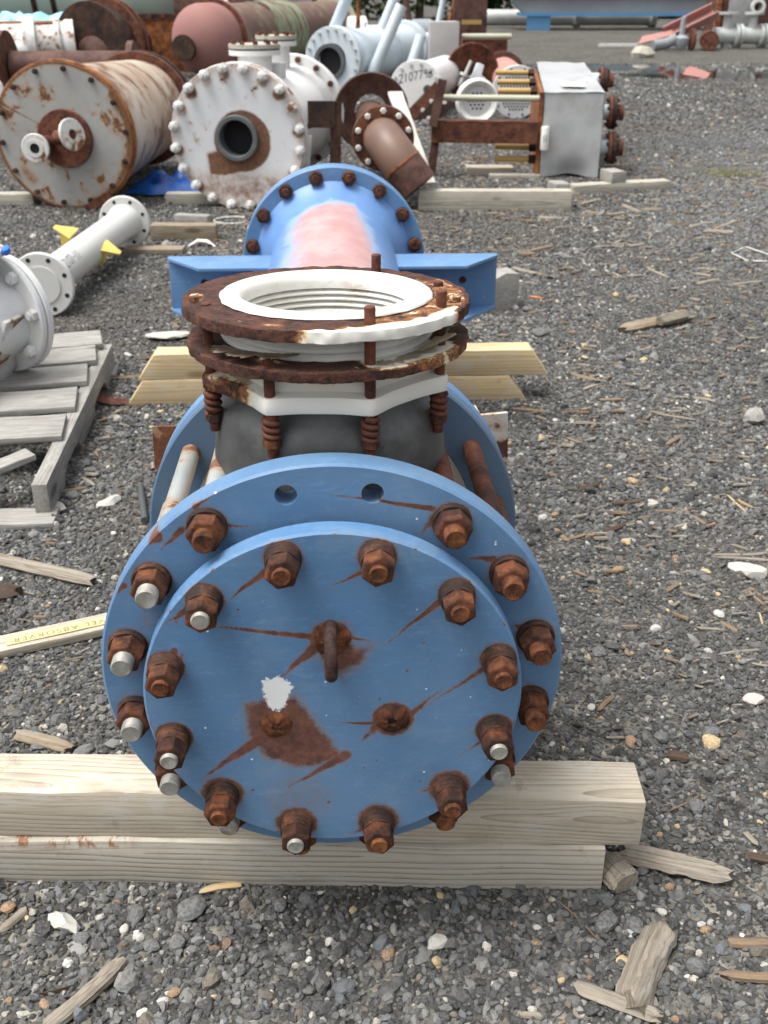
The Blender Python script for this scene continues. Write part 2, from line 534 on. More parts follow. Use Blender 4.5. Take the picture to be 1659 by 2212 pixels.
def stone_instancer(name, label, pts, scl, col, rng):
    n = len(pts)
    me = bpy.data.meshes.new(name)
    me.from_pydata([tuple(p) for p in pts], [], [])
    fattr(me, 'scl', scl)
    a = me.attributes.new('col', 'FLOAT_COLOR', 'POINT')
    a.data.foreach_set('color', np.concatenate([col, np.ones((n, 1))], 1).astype(np.float32).ravel())
    a = me.attributes.new('rot', 'FLOAT_VECTOR', 'POINT')
    a.data.foreach_set('vector', np.stack([rng.normal(0, .45, n), rng.normal(0, .45, n), rng.uniform(0, 6.283, n)], 1).astype(np.float32).ravel())
    a = me.attributes.new('sq', 'FLOAT_VECTOR', 'POINT')
    a.data.foreach_set('vector', np.stack([rng.uniform(.85, 1.35, n), rng.uniform(.7, 1.0, n), rng.uniform(.5, .85, n)], 1).astype(np.float32).ravel())
    a = me.attributes.new('idx', 'INT', 'POINT')
    a.data.foreach_set('value', rng.integers(0, 7, n).astype(np.int32))
    o = ob(name, me)
    o['kind'] = 'stuff'
    tag(o, label, 'gravel')
    ng = bpy.data.node_groups.new('scatter_' + name, 'GeometryNodeTree')
    ng.interface.new_socket('Geometry', in_out='INPUT', socket_type='NodeSocketGeometry')
    ng.interface.new_socket('Geometry', in_out='OUTPUT', socket_type='NodeSocketGeometry')
    N, L = ng.nodes, ng.links
    gi, go = N.new('NodeGroupInput'), N.new('NodeGroupOutput')
    join = N.new('GeometryNodeJoinGeometry')
    for i in range(7):
        ico = N.new('GeometryNodeMeshIcoSphere')
        ico.inputs['Radius'].default_value = 1.0
        ico.inputs['Subdivisions'].default_value = 2
        pos = N.new('GeometryNodeInputPosition')
        nz = N.new('ShaderNodeTexNoise')
        nz.noise_dimensions = '4D'
        nz.inputs['W'].default_value = 3.7 * i + 1.1
        nz.inputs['Scale'].default_value = 0.75
        nz.inputs['Detail'].default_value = 1.5
        L.new(pos.outputs[0], nz.inputs['Vector'])
        sub = N.new('ShaderNodeVectorMath')
        sub.operation = 'SUBTRACT'
        sub.inputs[1].default_value = (0.5, 0.5, 0.5)
        L.new(nz.outputs['Color'], sub.inputs[0])
        sc = N.new('ShaderNodeVectorMath')
        sc.operation = 'SCALE'
        sc.inputs['Scale'].default_value = 2.0
        L.new(sub.outputs[0], sc.inputs[0])
        sp = N.new('GeometryNodeSetPosition')
        L.new(ico.outputs[0], sp.inputs['Geometry'])
        L.new(sc.outputs[0], sp.inputs['Offset'])
        sm = N.new('GeometryNodeSetMaterial')
        sm.inputs['Material'].default_value = MAT['gravel']
        L.new(sp.outputs[0], sm.inputs[0])
        g2i = N.new('GeometryNodeGeometryToInstance')
        L.new(sm.outputs[0], g2i.inputs[0])
        L.new(g2i.outputs[0], join.inputs[0])

    def na(nm, typ):
        q = N.new('GeometryNodeInputNamedAttribute')
        q.data_type = typ
        q.inputs['Name'].default_value = nm
        return q.outputs['Attribute']
    iop = N.new('GeometryNodeInstanceOnPoints')
    L.new(gi.outputs[0], iop.inputs['Points'])
    L.new(join.outputs[0], iop.inputs['Instance'])
    iop.inputs['Pick Instance'].default_value = True
    L.new(na('idx', 'INT'), iop.inputs['Instance Index'])
    e2r = N.new('FunctionNodeEulerToRotation')
    L.new(na('rot', 'FLOAT_VECTOR'), e2r.inputs[0])
    L.new(e2r.outputs[0], iop.inputs['Rotation'])
    mul = N.new('ShaderNodeVectorMath')
    mul.operation = 'SCALE'
    L.new(na('sq', 'FLOAT_VECTOR'), mul.inputs[0])
    L.new(na('scl', 'FLOAT'), mul.inputs['Scale'])
    L.new(mul.outputs[0], iop.inputs['Scale'])
    L.new(iop.outputs[0], go.inputs[0])
    md = o.modifiers.new('scatter', 'NODES')
    md.node_group = ng
    return o


def gravel_mat():
    k = Mt('gravel_stone')
    v = k.vec(rnd=False)
    c = k.attr('col', 'INSTANCER', 'Color')
    f = k.noise(v, 2.5, 4, 0.6)
    c = k.mix(k.mr(f, 0.35, 0.7, 0, 0.35), c, (0.20, 0.20, 0.20))
    return k.out(c, 0.72, 0, k.bump(f, 0.3, 0.1), 0.35)


MAT['gravel'] = gravel_mat()
rng = np.random.default_rng(11)
PAL = np.array([(0.040, 0.040, 0.040), (0.064, 0.064, 0.063), (0.090, 0.090, 0.088), (0.125, 0.125, 0.121), (0.175, 0.174, 0.166), (0.115, 0.125, 0.133),
                (0.25, 0.245, 0.232), (0.15, 0.128, 0.10), (0.43, 0.405, 0.35), (0.50, 0.38, 0.22), (0.24, 0.15, 0.095), (0.62, 0.60, 0.55)])
PW = np.array([.16, .19, .19, .15, .115, .07, .065, .045, .021, .005, .005, .009])
PW = PW / PW.sum()


def gravel_zone(y0, y1, sp, smin, smax, big):
    yy = np.arange(y0, y1, sp)
    P = []
    for y in yy:
        hw = (y * 0.92 + 0.75) * 0.42 + 0.55
        xc = 0.018 + y * 0.043
        xs = np.arange(xc - hw, xc + hw, sp)
        P.append(np.stack([xs, np.full_like(xs, y)], 1))
    P = np.concatenate(P)
    for (ex, ey, rx, ry) in ((5.9, 17.4, 1.5, 0.9), (4.9, 19.0, 0.9, 0.8), (7.9, 18.4, 1.3, 0.7)):
        P = P[((P[:, 0] - ex) / rx) ** 2 + ((P[:, 1] - ey) / ry) ** 2 > 0.93]
    n = len(P)
    P += rng.uniform(-.55, .55, (n, 2)) * sp
    s = smin + (smax - smin) * rng.power(0.55, n)
    s *= np.where(rng.random(n) < big, rng.uniform(1.4, 2.3, n), 1)
    # patches of finer and coarser stones
    pat = np.sin(P[:, 0] * 7.3 + 1.7 * np.sin(P[:, 1] * 3.1)) * np.sin(P[:, 1] * 6.1 + 1.3 * np.sin(P[:, 0] * 4.3))
    s *= 1 + 0.18 * pat
    z = s * rng.uniform(-.15, .35, n)
    ci = rng.choice(len(PAL), n, p=PW)
    col = PAL[ci] * np.array([[0.96, 0.955, 0.945]]) * rng.uniform(.7, 1.3, (n, 1))
    # damp darker earth in patches
    col *= (1 - 0.22 * np.clip(np.sin(P[:, 0] * 2.1 + 4) * np.sin(P[:, 1] * 1.7 + 1), 0, 1))[:, None]
    # brown damp soil and rotted wood staining in patches
    soil = np.zeros(n)
    for (fx, fy, px_, py_) in ((1.3, 0.9, 0.4, 1.0), (2.9, 1.6, 2.0, 0.3), (5.3, 3.9, 1.1, 2.7)):
        soil += np.sin(P[:, 0] * fx + px_ + 1.2 * np.sin(P[:, 1] * fy * 1.3)) * np.sin(P[:, 1] * fy + py_ + np.sin(P[:, 0] * fx * .7))
    soil = np.clip(soil * 0.7 + 0.1 + rng.normal(0, .25, n), 0, 1)[:, None] * np.clip((P[:, 1:2] - 1.2) / 1.2, 0, 1) * 0.55
    col = col * (1 - soil) + np.array([[0.085, 0.070, 0.055]]) * soil
    pale = np.clip((P[:, 0] / P[:, 1] - 0.27) / 0.08, 0, 1) * np.clip((P[:, 1] - 4.0) / 2.0, 0, 1) * np.clip((12 - P[:, 1]) / 3, 0, 1)
    col = col + (np.array([[0.17, 0.178, 0.182]]) - col) * (pale * rng.uniform(0, .75, n))[:, None]
    return np.concatenate([P, z[:, None]], 1), s, col


zs = [gravel_zone(0.62, 2.35, .0088, .0030, .0076, .055), gravel_zone(2.35, 5.0, .0125, .0046, .0100, .03), gravel_zone(5.0, 10.5, .022, .007, .0145, .02), gravel_zone(10.5, 20.0, .046, .011, .024, .02)]
stone_instancer('gravel', 'dark grey crushed stone gravel with pale specks covering the yard', np.concatenate([z[0] for z in zs]), np.concatenate([z[1] for z in zs]), np.concatenate([z[2] for z in zs]), rng)
# ------------------------------------------------------------------ the blue flanged column
def ring_mat():
    k = Mt('pitted_rust_with_paint')
    v = k.vec(rnd=False)
    f = k.noise(v, 55, 8, 0.7)
    g = k.noise(v, 240, 4, 0.65)
    h = k.math('ADD', k.math('MULTIPLY', f, 0.6), k.math('MULTIPLY', g, 0.4))
    c = k.ramp(h, [(0.38, (0.020, 0.011, 0.010)), (0.48, (0.055, 0.023, 0.017)), (0.58, (0.11, 0.043, 0.026)), (0.70, (0.22, 0.095, 0.05))])
    a = k.attr('paint')
    nz = k.noise(k.vec((1, 1, 1), rnd=False), 38, 9, 0.72, 0.4)
    an = k.math('ADD', a, k.math('MULTIPLY', k.math('SUBTRACT', nz, 0.5), 1.5))
    org = k.mr(an, 0.28, 0.5)
    c = k.mix(k.math('MULTIPLY', org, 0.7), c, (0.40, 0.17, 0.06))
    m = k.mr(an, 0.47, 0.56)
    pc = k.mix(k.mr(an, 0.52, 0.80), (0.70, 0.52, 0.30), (0.80, 0.78, 0.72))
    c = k.mix(m, c, pc)
    bh = k.math('ADD', k.math('MULTIPLY', h, k.math('SUBTRACT', 1.0, m)), k.math('MULTIPLY', m, 0.95))
    return k.out(c, k.mr(m, 0, 1, 0.85, 0.42), 0, k.bump(bh, 0.9, 0.003), 0.35)


MAT['ringrust'] = ring_mat()


def pinkpipe_mat():
    k = Mt('blue_paint_with_primer_patch')
    v = k.vec(rnd=False)
    n1 = k.noise(v, 9, 7, 0.65, 0.5)
    base = k.mix(k.mr(k.noise(v, 5, 4), 0.35, 0.7), (0.115, 0.235, 0.50), (0.15, 0.28, 0.53))
    ns = k.noise(k.vec((1.6, 1.0, 1.6), rnd=False), 8, 8, 0.7, 0.8)
    a = k.math('ADD', k.attr('pink'), k.math('MULTIPLY', k.math('SUBTRACT', ns, 0.5), 0.9))
    halo = k.mr(a, 0.25, 0.5)
    c = k.mix(k.math('MULTIPLY', halo, 0.55), base, (0.36, 0.48, 0.62))
    pk = k.mix(k.mr(k.noise(k.vec((1.4, 1, 1.4), rnd=False), 8, 8), 0.35, 0.7), (0.48, 0.22, 0.18), (0.52, 0.33, 0.295))
    c = k.mix(k.mr(a, 0.38, 0.78, 0, 0.88), c, pk)
    rm = k.mr(k.math('ADD', k.attr('rust'), k.math('MULTIPLY', k.math('SUBTRACT', k.noise(v, 22, 6, 0.7), 0.5), 1.3)), 0.42, 0.62, 0, 0.7)
    c = k.mix(rm, c, (0.42, 0.17, 0.05))
    return k.out(c, 0.42, 0, k.bump(n1, 0.1, 0.002), 0.4)


MAT['pinkpipe'] = pinkpipe_mat()
OY = 1.3
AX = 0.462
vessel = thing('flanged_vessel', 'long blue flanged vessel with rusty expansion joint on top, lying on timbers in front', 'vessel', (0, OY, 0))


def seg_mask(x, z, segs, soft=1.6):
    m = np.zeros_like(x)
    for (a, b, w, s) in segs:
        ax_, az = a
        bx, bz = b
        dx, dz = bx - ax_, bz - az
        L2 = dx * dx + dz * dz
        t = np.clip(((x - ax_) * dx + (z - az) * dz) / L2, 0, 1)
        wob = 0.0012 * np.sin(t * 11 + ax_ * 90) * t
        nx, nz = -dz / math.sqrt(L2), dx / math.sqrt(L2)
        d = np.hypot(x - ax_ - t * dx - nx * wob, z - az - t * dz - nz * wob)
        ww = 0.95 * w * (1.0 - 0.80 * t)
        m = np.maximum(m, s * (1 - 0.45 * t) * np.clip(1.15 - d / (ww * soft), 0, 1))
    return m


def poly_mask(x, z, poly, soft=0.006):
    inside = np.zeros(x.shape, bool)
    d = np.full(x.shape, 9.0)
    n = len(poly)
    for i in range(n):
        x1, y1 = poly[i]
        x2, y2 = poly[(i + 1) % n]
        c = ((y1 > z) != (y2 > z)) & (x < (x2 - x1) * (z - y1) / (y2 - y1 + 1e-12) + x1)
        inside ^= c
        dx, dz = x2 - x1, y2 - y1
        t = np.clip(((x - x1) * dx + (z - y1) * dz) / (dx * dx + dz * dz), 0, 1)
        d = np.minimum(d, np.hypot(x - x1 - t * dx, z - y1 - t * dz))
    sd_ = np.where(inside, d, -d)
    return np.clip(0.5 + sd_ / (2 * soft), 0, 1)


def disc_mask(x, z, cx_, cz, r, soft):
    return np.clip(1 - (np.hypot(x - cx_, z - cz) - r) / soft, 0, 1)


def holed_disc(R, r_in, t, y0, holes=(), hole_r=0.0137, bc=0.27, nr=60, seg=480, bev=0.003, solid=False):
    """plate facing -Y, front at y0; holes = list of angles (deg from up, towards +X) that are open"""
    vs, fs = [], []
    rs = np.linspace(r_in, R - bev, nr + 1)
    ang = lambda i: 2 * pi * i / seg
    win = []
    dr = rs[1] - rs[0]
    kr = int(round(0.021 / dr))
    ka = int(round(0.022 / bc / (2 * pi / seg)))
    for h in holes:
        ic = int(round(rad(h % 360) / (2 * pi / seg)))
        jc = int(round((bc - r_in) / dr))
        win.append((ic, jc))
    P = lambda r, a: (r * math.sin(a), r * math.cos(a))
    grid = [[P(r, ang(i)) for i in range(seg)] for r in rs]

    def inwin(i, j):
        for ic, jc in win:
            di = (i - ic + seg // 2) % seg - seg // 2
            if -ka <= di < ka and -kr <= j - jc < kr:
                return True
        return False
    flat = [p for row in grid for p in row]
    faces2 = []
    for j in range(nr):
        for i in range(seg):
            if not inwin(i, j):
                i2 = (i + 1) % seg
                faces2.append((j * seg + i, j * seg + i2, (j + 1) * seg + i2, (j + 1) * seg + i))
    hole_loops = []
    for ic, jc in win:
        loop = [(ic - ka + q, jc - kr) for q in range(2 * ka)] + [(ic + ka, jc - kr + q) for q in range(2 * kr)] + \
               [(ic + ka - q, jc + kr) for q in range(2 * ka)] + [(ic - ka, jc + kr - q) for q in range(2 * kr)]
        idx = [j * seg + (i % seg) for i, j in loop]
        c = P(rs[jc], ang(ic))
        prev = idx
        for s_ in (0.35, 0.7, 1.0):
            cur = []
            for k in idx:
                p = flat[k]
                dx, dz = p[0] - c[0], p[1] - c[1]
                L = math.hypot(dx, dz)
                q = (c[0] + dx / L * hole_r, c[1] + dz / L * hole_r)
                cur.append(len(flat))
                flat.append((p[0] + (q[0] - p[0]) * s_, p[1] + (q[1] - p[1]) * s_))
            m = len(idx)
            for k in range(m):
                faces2.append((prev[k], prev[(k + 1) % m], cur[(k + 1) % m], cur[k]))
            prev = cur
        hole_loops.append(prev)
    if solid:
        ci = len(flat)
        flat.append((0, 0))
        for i in range(seg):
            faces2.append((i, ci, (i + 1) % seg))
    nf = len(flat)
    vs = [(x, y0, z) for x, z in flat] + [(x, y0 + t, z) for x, z in flat]
    fs = list(faces2) + [tuple(k + nf for k in f[::-1]) for f in faces2]
    for lp in hole_loops + ([] if solid else [list(range(seg))]):
        m = len(lp)
        fs += [(lp[k], lp[(k + 1) % m], lp[(k + 1) % m] + nf, lp[k] + nf) for k in range(m)]
    o0 = nr * seg
    b1 = len(vs)
    for i in range(seg):
        vs.append((R * math.sin(ang(i)), y0 + bev, R * math.cos(ang(i))))
    b2 = len(vs)
    for i in range(seg):
        vs.append((R * math.sin(ang(i)), y0 + t - bev, R * math.cos(ang(i))))
    for i in range(seg):
        j = (i + 1) % seg
        fs += [(o0 + i, o0 + j, b1 + j, b1 + i), (b1 + i, b1 + j, b2 + j, b2 + i), (b2 + i, b2 + j, o0 + j + nf, o0 + i + nf)]
    mb = MB()
    mb.v, mb.f = vs, fs
    return mb


# blind flange ---------------------------------------------------------
SK = [((-0.077, 0.19), (-0.132, 0.146), 0.005, 1), ((0.039, 0.187), (-0.009, 0.162), 0.004, 0.8), ((0.132, 0.142), (0.059, 0.076), 0.005, 0.9),
      ((0.191, 0.041), (0.1, -0.03), 0.005, 0.8), ((0.193, -0.075), (0.157, -0.105), 0.004, 0.7), ((-0.177, 0.137), (-0.204, 0.118), 0.005, 1),
      ((-0.016, 0.094), (-0.193, 0.121), 0.005, 1), ((-0.016, 0.084), (-0.07, 0.033), 0.009, 1), ((0.013, 0.095), (0.061, 0.084), 0.004, 0.8),
      ((0.052, -0.041), (-0.014, -0.039), 0.004, 0.8), ((0.097, -0.03), (0.144, 0.018), 0.005, 0.9), ((-0.092, -0.057), (-0.182, -0.128), 0.01, 1),
      ((0.012, -0.093), (-0.066, -0.146), 0.009, 0.9), ((0.133, -0.152), (0.096, -0.167), 0.004, 0.7), ((0.039, -0.223), (0.007, -0.234), 0.005, 0.7),
      ((-0.067, 0.1), (-0.038, 0.113), 0.003, 0.5), ((0.006, 0.039), (0.029, 0.002), 0.003, 0.5), ((0.055, -0.047), (0.031, -0.073), 0.009, 0.8)]
POLY = [(-0.116, -0.004), (-0.071, 0.009), (-0.048, 0.008), (0.012, -0.093), (-0.016, -0.11), (-0.053, -0.113), (-0.094, -0.095), (-0.116, -0.056)]
FAN = [(-0.018, 0.117), (0.018, 0.117), (0.032, 0.08), (0.056, 0.083), (0.036, 0.049), (0.009, 0.033), (-0.02, 0.062)]
WPOLY = [(-0.09, 0.031), (-0.07, 0.036), (-0.051, 0.022), (-0.057, 0.009), (-0.065, -0.013), (-0.073, -0.018), (-0.084, -0.009), (-0.09, 0.017)]
BA = [15 + 30 * k for k in range(12)]
BBC = 0.2159
mb = holed_disc(0.2415, 0.02, 0.031, 0.0, nr=105, seg=300, solid=True)
me = mb.mesh('blind_flange', 'blue', smooth=30)
co = coords(me)
x, z = co[:, 0], co[:, 2]
rust = np.maximum(seg_mask(x, z, SK), 0.80 * poly_mask(x, z, POLY, 0.013))
rust = np.maximum(rust, 0.72 * poly_mask(x, z, FAN, 0.013))
rust = np.maximum(rust, disc_mask(x, z, -0.075, -0.039, 0.022, 0.012))
rust = np.maximum(rust, disc_mask(x, z, 0.075, -0.035, 0.021, 0.012))
rust = np.maximum(rust, disc_mask(x, z, -0.002, 0.092, 0.02, 0.012))
for i, a in enumerate(BA):
    bx, bz = BBC * math.sin(rad(a)), BBC * math.cos(rad(a))
    rust = np.maximum(rust, (0.80 if bz < 0 else 0.6) * disc_mask(x, z, bx, bz, 0.0228, 0.007 + (0.008 if bz < -0.1 else 0)))
rr = np.hypot(x, z)
rust = np.maximum(rust, 0.26 * np.clip((rr - 0.230) / 0.010, 0, 1) * np.clip(0.5 - 2.2 * z, 0, 1))
rust = np.maximum(rust, 0.36 * disc_mask(x, z, -0.05, -0.165, 0.03, 0.05))
chip = np.clip(np.sin(np.arctan2(x, z) * 47) * np.sin(np.arctan2(x, z) * 29 + 1) * 1.6 - 0.75, 0, 1)
rust = np.maximum(rust, 1.1 * chip * np.clip((rr - 0.2365) / 0.002, 0, 1))
rng_b = np.random.default_rng(8)
for _ in range(26):
    a_, r_ = rng_b.uniform(0, 6.28), 0.23 * math.sqrt(rng_b.random())
    rust = np.maximum(rust, 0.8 * disc_mask(x, z, r_ * math.sin(a_), r_ * math.cos(a_), rng_b.uniform(0.0003, 0.0016), 0.002))
rust = np.maximum(rust, 0.9 * disc_mask(x, z, -0.196, 0.079, 0.003, 0.004) + 0.9 * disc_mask(x, z, -0.187, 0.072, 0.001, 0.004))
rust = np.where(co[:, 1] > 0.002, 0.0, rust)
fattr(me, 'rust', rust)
fattr(me, 'white', poly_mask(x, z, WPOLY, 0.009))
ob('blind_flange', me, vessel, (0, 1.075 - OY, AX))['label'] = 'round blue blind flange with rust streaks and a ring of bolts'
# stub between blind and body flange
m_ = MB().lathe([(0.165, 0.0), (0.165, 0.030)], 64, 'Y').mesh('gasket', 'nut2')
ob('gasket', m_, vessel, (0, 1.1055 - OY, AX))

# body flange ----------------------------------------------------------
BK = [((0.126, 0.242), (-0.006, 0.266), 0.004, 1), ((0.129, 0.228), (0.11, 0.206), 0.008, 0.9), ((-0.182, 0.219), (-0.211, 0.191), 0.005, 1),
      ((-0.137, 0.226), (-0.084, 0.22), 0.004, 0.8), ((0.204, 0.169), (0.169, 0.172), 0.006, 0.9), ((0.208, 0.151), (0.194, 0.137), 0.006, 0.8),
      ((0.248, 0.066), (0.233, 0.07), 0.006, 0.9), ((0.252, 0.051), (0.24, 0.044), 0.005, 0.7), ((-0.26, 0.142), (-0.275, 0.126), 0.005, 0.9),
      ((-0.277, 0.139), (-0.284, 0.098), 0.004, 0.6), ((-0.215, 0.21), (-0.225, 0.199), 0.010, 1), ((-0.163, 0.251), (-0.14, 0.266), 0.004, 0.9),
      ((-0.161, 0.206), (-0.163, 0.183), 0.003, 0.55), ((-0.238, 0.125), (-0.241, 0.047), 0.003, 0.5), ((0.26, -0.02), (0.262, -0.1), 0.003, 0.5)]
CA = [11.25 + 22.5 * k for k in range(16)]
CBC = 0.27
mb = holed_disc(0.304, 0.15, 0.038, 0.0, holes=(11.25, -11.25), bc=CBC, nr=62, seg=480)
me = mb.mesh('body_flange', 'blue', smooth=30)
co = coords(me)
x, z = co[:, 0], co[:, 2]
rust = seg_mask(x, z, BK)
for a in CA[1:-1]:
    bx, bz = CBC * math.sin(rad(a)), CBC * math.cos(rad(a))
    rust = np.maximum(rust, 0.5 * disc_mask(x, z, bx, bz, 0.025, 0.009))
rr = np.hypot(x, z)
rust = np.maximum(rust, 0.30 * np.clip((rr - 0.293) / 0.009, 0, 1) * np.clip(0.3 - 2 * z, 0, 1))
rust = np.where(co[:, 1] > 0.02, 0.2, rust)
rust = np.maximum(rust, 0.34 * (disc_mask(x, z, -0.265, 0.02, 0.008, 0.035) + disc_mask(x, z, -0.235, 0.09, 0.006, 0.03) + disc_mask(x, z, -0.268, -0.06, 0.004, 0.03)))
fattr(me, 'rust', rust)
fattr(me, 'white', 0.0 * (disc_mask(x, z, -0.265, 0.03, 0.012, 0.03) + disc_mask(x, z, -0.23, 0.09, 0.01, 0.03)))
ob('body_flange', me, vessel, (0, 1.13 - OY, AX))['label'] = 'large blue flange with two empty bolt holes behind the blind flange'


# bolts ----------------------------------------------------------------
def washer_mesh(R, h, steps, mat):
    pr = [(0.010, 0.0), (R, 0.0)]
    for i in range(steps):
        y0 = -h * i / steps
        y1 = -h * (i + 1) / steps
        rr_ = R * (1 - 0.035 * i)
        pr += [(rr_, y0 - 0.0004), (rr_, y1 + 0.0012), (rr_ - 0.001, y1)]
    pr += [(0.010, -h)]
    return MB().lathe(pr, 28, 'Y').mesh('washer', mat, smooth=40)


def stud_mesh(R, h, mat, thread=True):
    pr = [(R, 0.0)]
    n = int(h / 0.0022) if thread else 0
    for i in range(n):
        y = -h * (i + 0.2) / (n + 0.6)
        pr += [(R * 0.93, y), (R, y - 0.0009)]
    pr += [(R, -h + 0.002), (R * 0.86, -h), (R * 0.45, -h + 0.0008), (0, -h + 0.0004)]
    return MB().lathe(pr, 20, 'Y').mesh('bolt', mat, smooth=40)


W_A = washer_mesh(0.0225, 0.020, 3, 'washer')
W_B = washer_mesh(0.0250, 0.009, 1, 'washer')
N_A = {k: hexprof(0.0365, 0.0, -0.021).mesh('nut', k, smooth=30, bevel=0.0012) for k in ('nut', 'nut2')}
N_B = {k: hexprof(0.0410, 0.0, -0.023).mesh('nut', k, smooth=30, bevel=0.0012) for k in ('nut', 'nut2')}
S_A = {k: stud_mesh(0.0115, 0.0265 + 0.02, k, True) for k in ('studrust', 'studbright')}
S_B = {k: stud_mesh(0.0138, 0.040 + 0.009, k, True) for k in ('studrust', 'studbright')}
bright_blind = {10: 1, 8: 1, 3: 1, 6: 1}         # bolts whose stud ends shine
rb = random.Random(3)
blind_pal = {345: 0, 315: 1, 285: 0, 255: 1, 225: 0, 195: 1, 165: 0, 135: 0, 105: 1, 75: 0, 45: 0, 15: 0}
for a in BA:
    st = 'studbright' if blind_pal.get(a, 0) else 'studrust'
    b = ob('bolt', S_A[st], vessel, (BBC * math.sin(rad(a)), 1.0748 - OY, AX + BBC * math.cos(rad(a))))
    b.scale = (1, rb.uniform(0.97, 1.08), 1)
    ob('washer', W_A, b, (0, 0, 0), (0, rb.uniform(0, 6), 0))
    ob('nut', N_A[rb.choice(('nut', 'nut', 'nut2'))], b, (0, -0.0198, 0), (0, rb.uniform(0, 6), 0))
flange_bright = {281.25: 1, 258.75: 1, 236.25: 1, 213.75: 1, 123.75: 1, 191.25: 0, 303.75: 1}
for a in CA[1:-1]:
    st = 'studbright' if flange_bright.get(a, 0) else 'studrust'
    b = ob('bolt', S_B[st], vessel, (CBC * math.sin(rad(a)), 1.1298 - OY, AX + CBC * math.cos(rad(a))))
    b.scale = (1, rb.uniform(0.92, 1.06), 1)
    ob('washer', W_B, b, (0, 0, 0), (0, rb.uniform(0, 6), 0))
    ob('nut', N_B[rb.choice(('nut', 'nut', 'nut2'))], b, (0, -0.0088, 0), (0, rb.uniform(0, 6), 0))

# spacer rods between the two big flanges -------------------------------
rodm = {k: MB().lathe([(0.0, 0), (0.0145, 0), (0.0145, 0.12), (0.0152, 0.125), (0.0145, 0.13), (0.0145, 0.357), (0.0, 0.357)], 24, 'Y').mesh('spacer_rod', k) for k in ('rod', 'galv')}
for a in CA[1:-1]:
    ob('spacer_rod', rodm['galv' if a > 180 else 'rod'], vessel, (CBC * math.sin(rad(a)), 1.1685 - OY, AX + CBC * math.cos(rad(a))))
m_ = MB().lathe([(0.232, 1.1682), (0.232, 1.5255)], 96, 'Y').mesh('shell', 'shell')
ob('shell', m_, vessel, (0, -OY, AX))

# rear pair of flanges ---------------------------------------------------
m_ = MB().lathe([(0.19, 0), (0.301, 0), (0.304, 0.003), (0.304, 0.035), (0.301, 0.038), (0.19, 0.038)], 128, 'Y').mesh('flange', 'bluegrey', smooth=30)
ob('rear_flange', m_, vessel, (0, 1.526 - OY, AX))
ob('rear_flange', remat(m_, 'blue2'), vessel, (0, 1.567 - OY, AX))
nb = hexprof(0.041, 0.0, 0.024).mesh('nut', 'nut2', smooth=30, bevel=0.0012)
for a in CA:
    b = ob('bolt', MB().lathe([(0.0138, 0), (0.0138, 0.05), (0, 0.05)], 14, 'Y').mesh('bolt', 'studrust'), vessel, (CBC * math.sin(rad(a)), 1.605 - OY, AX + CBC * math.cos(rad(a))))
    ob('nut', nb, b, (0, 0.001, 0), (0, rb.uniform(0, 6), 0))

# neck pipe with pink primer patch ---------------------------------------
prof = []
for i in range(40):
    prof.append((0.203, 1.605 + (3.30 - 1.605) * i / 39))
for i in range(1, 13):
    t = i / 12
    prof.append((0.203 + 0.042 * t * t * t + 0.01 * t, 3.30 + 0.128 * t))
me = MB().lathe(prof, 128, 'Y').mesh('neck_pipe', 'pinkpipe', smooth=40)
co = coords(me)
th = np.degrees(np.arctan2(co[:, 0], co[:, 2]))
y = co[:, 1]
pk = np.clip(1.15 - np.abs(th - 4) / 64, 0, 1) * np.clip((3.385 - y) / 0.10, 0, 1) * np.clip((y - 2.05) / 0.2, 0, 1)
pk = np.where(th > 22, pk * np.clip(1.05 - (th - 22) / 45 - np.clip((y - 2.85) * 1.0, 0, .6), 0, 1), pk)
fattr(me, 'pink', pk)
rs_ = np.clip(1.2 - np.abs(th - 1) / 7.5, 0, 1) * np.clip((3.12 - y) / 0.1, 0, 1) * np.clip((y - 2.3) / 0.1, 0, 1) * 0.42
fattr(me, 'rust', rs_)
ob('neck_pipe', me, vessel, (0, -OY, AX))['label'] = 'blue pipe with a worn pink primer patch on top'

# far flange pair ----------------------------------------------------------
m_ = MB().lathe([(0.15, 0), (0.295, 0), (0.298, 0.003), (0.298, 0.034), (0.295, 0.037), (0.15, 0.037)], 128, 'Y').mesh('flange', 'blue2', smooth=30)
ob('far_flange', m_, vessel, (0, 3.43 - OY, AX))
ob('far_flange', m_, vessel, (0, 3.471 - OY, AX))
FBC = 0.27
wz = washer_mesh(0.022, 0.004, 1, 'nut2')
nf_ = hexprof(0.041, 0, -0.020).mesh('nut', 'nut2', smooth=30, bevel=0.0012)
stf = stud_mesh(0.0125, 0.028, 'nut', False)
nbk = MB().lathe([(0.024, 0), (0.024, 0.03), (0.018, 0.032), (0.018, 0.055), (0, 0.055)], 20, 'Y').mesh('nut', rust_mat('red_rusted_nut', (0.06, 0.02, 0.016), (0.17, 0.05, 0.035), (0.30, 0.11, 0.06), 40), smooth=35)
for a in CA:
    b = ob('bolt', stf, vessel, (FBC * math.sin(rad(a)), 3.4298 - OY, AX + FBC * math.cos(rad(a))))
    ob('washer', wz, b)
    ob('nut', nf_, b, (0, -0.0038, 0), (0, rb.uniform(0, 6), 0))
    ob('nut', nbk, b, (0, 0.0790, 0))
m_ = MB().lathe([(0.0, 0), (0.27, 0), (0.27, 0.02), (0.0, 0.02)], 64, 'Y').mesh('end_cover', 'blue2')
ob('end_cover', m_, vessel, (0, 3.5085 - OY, AX))

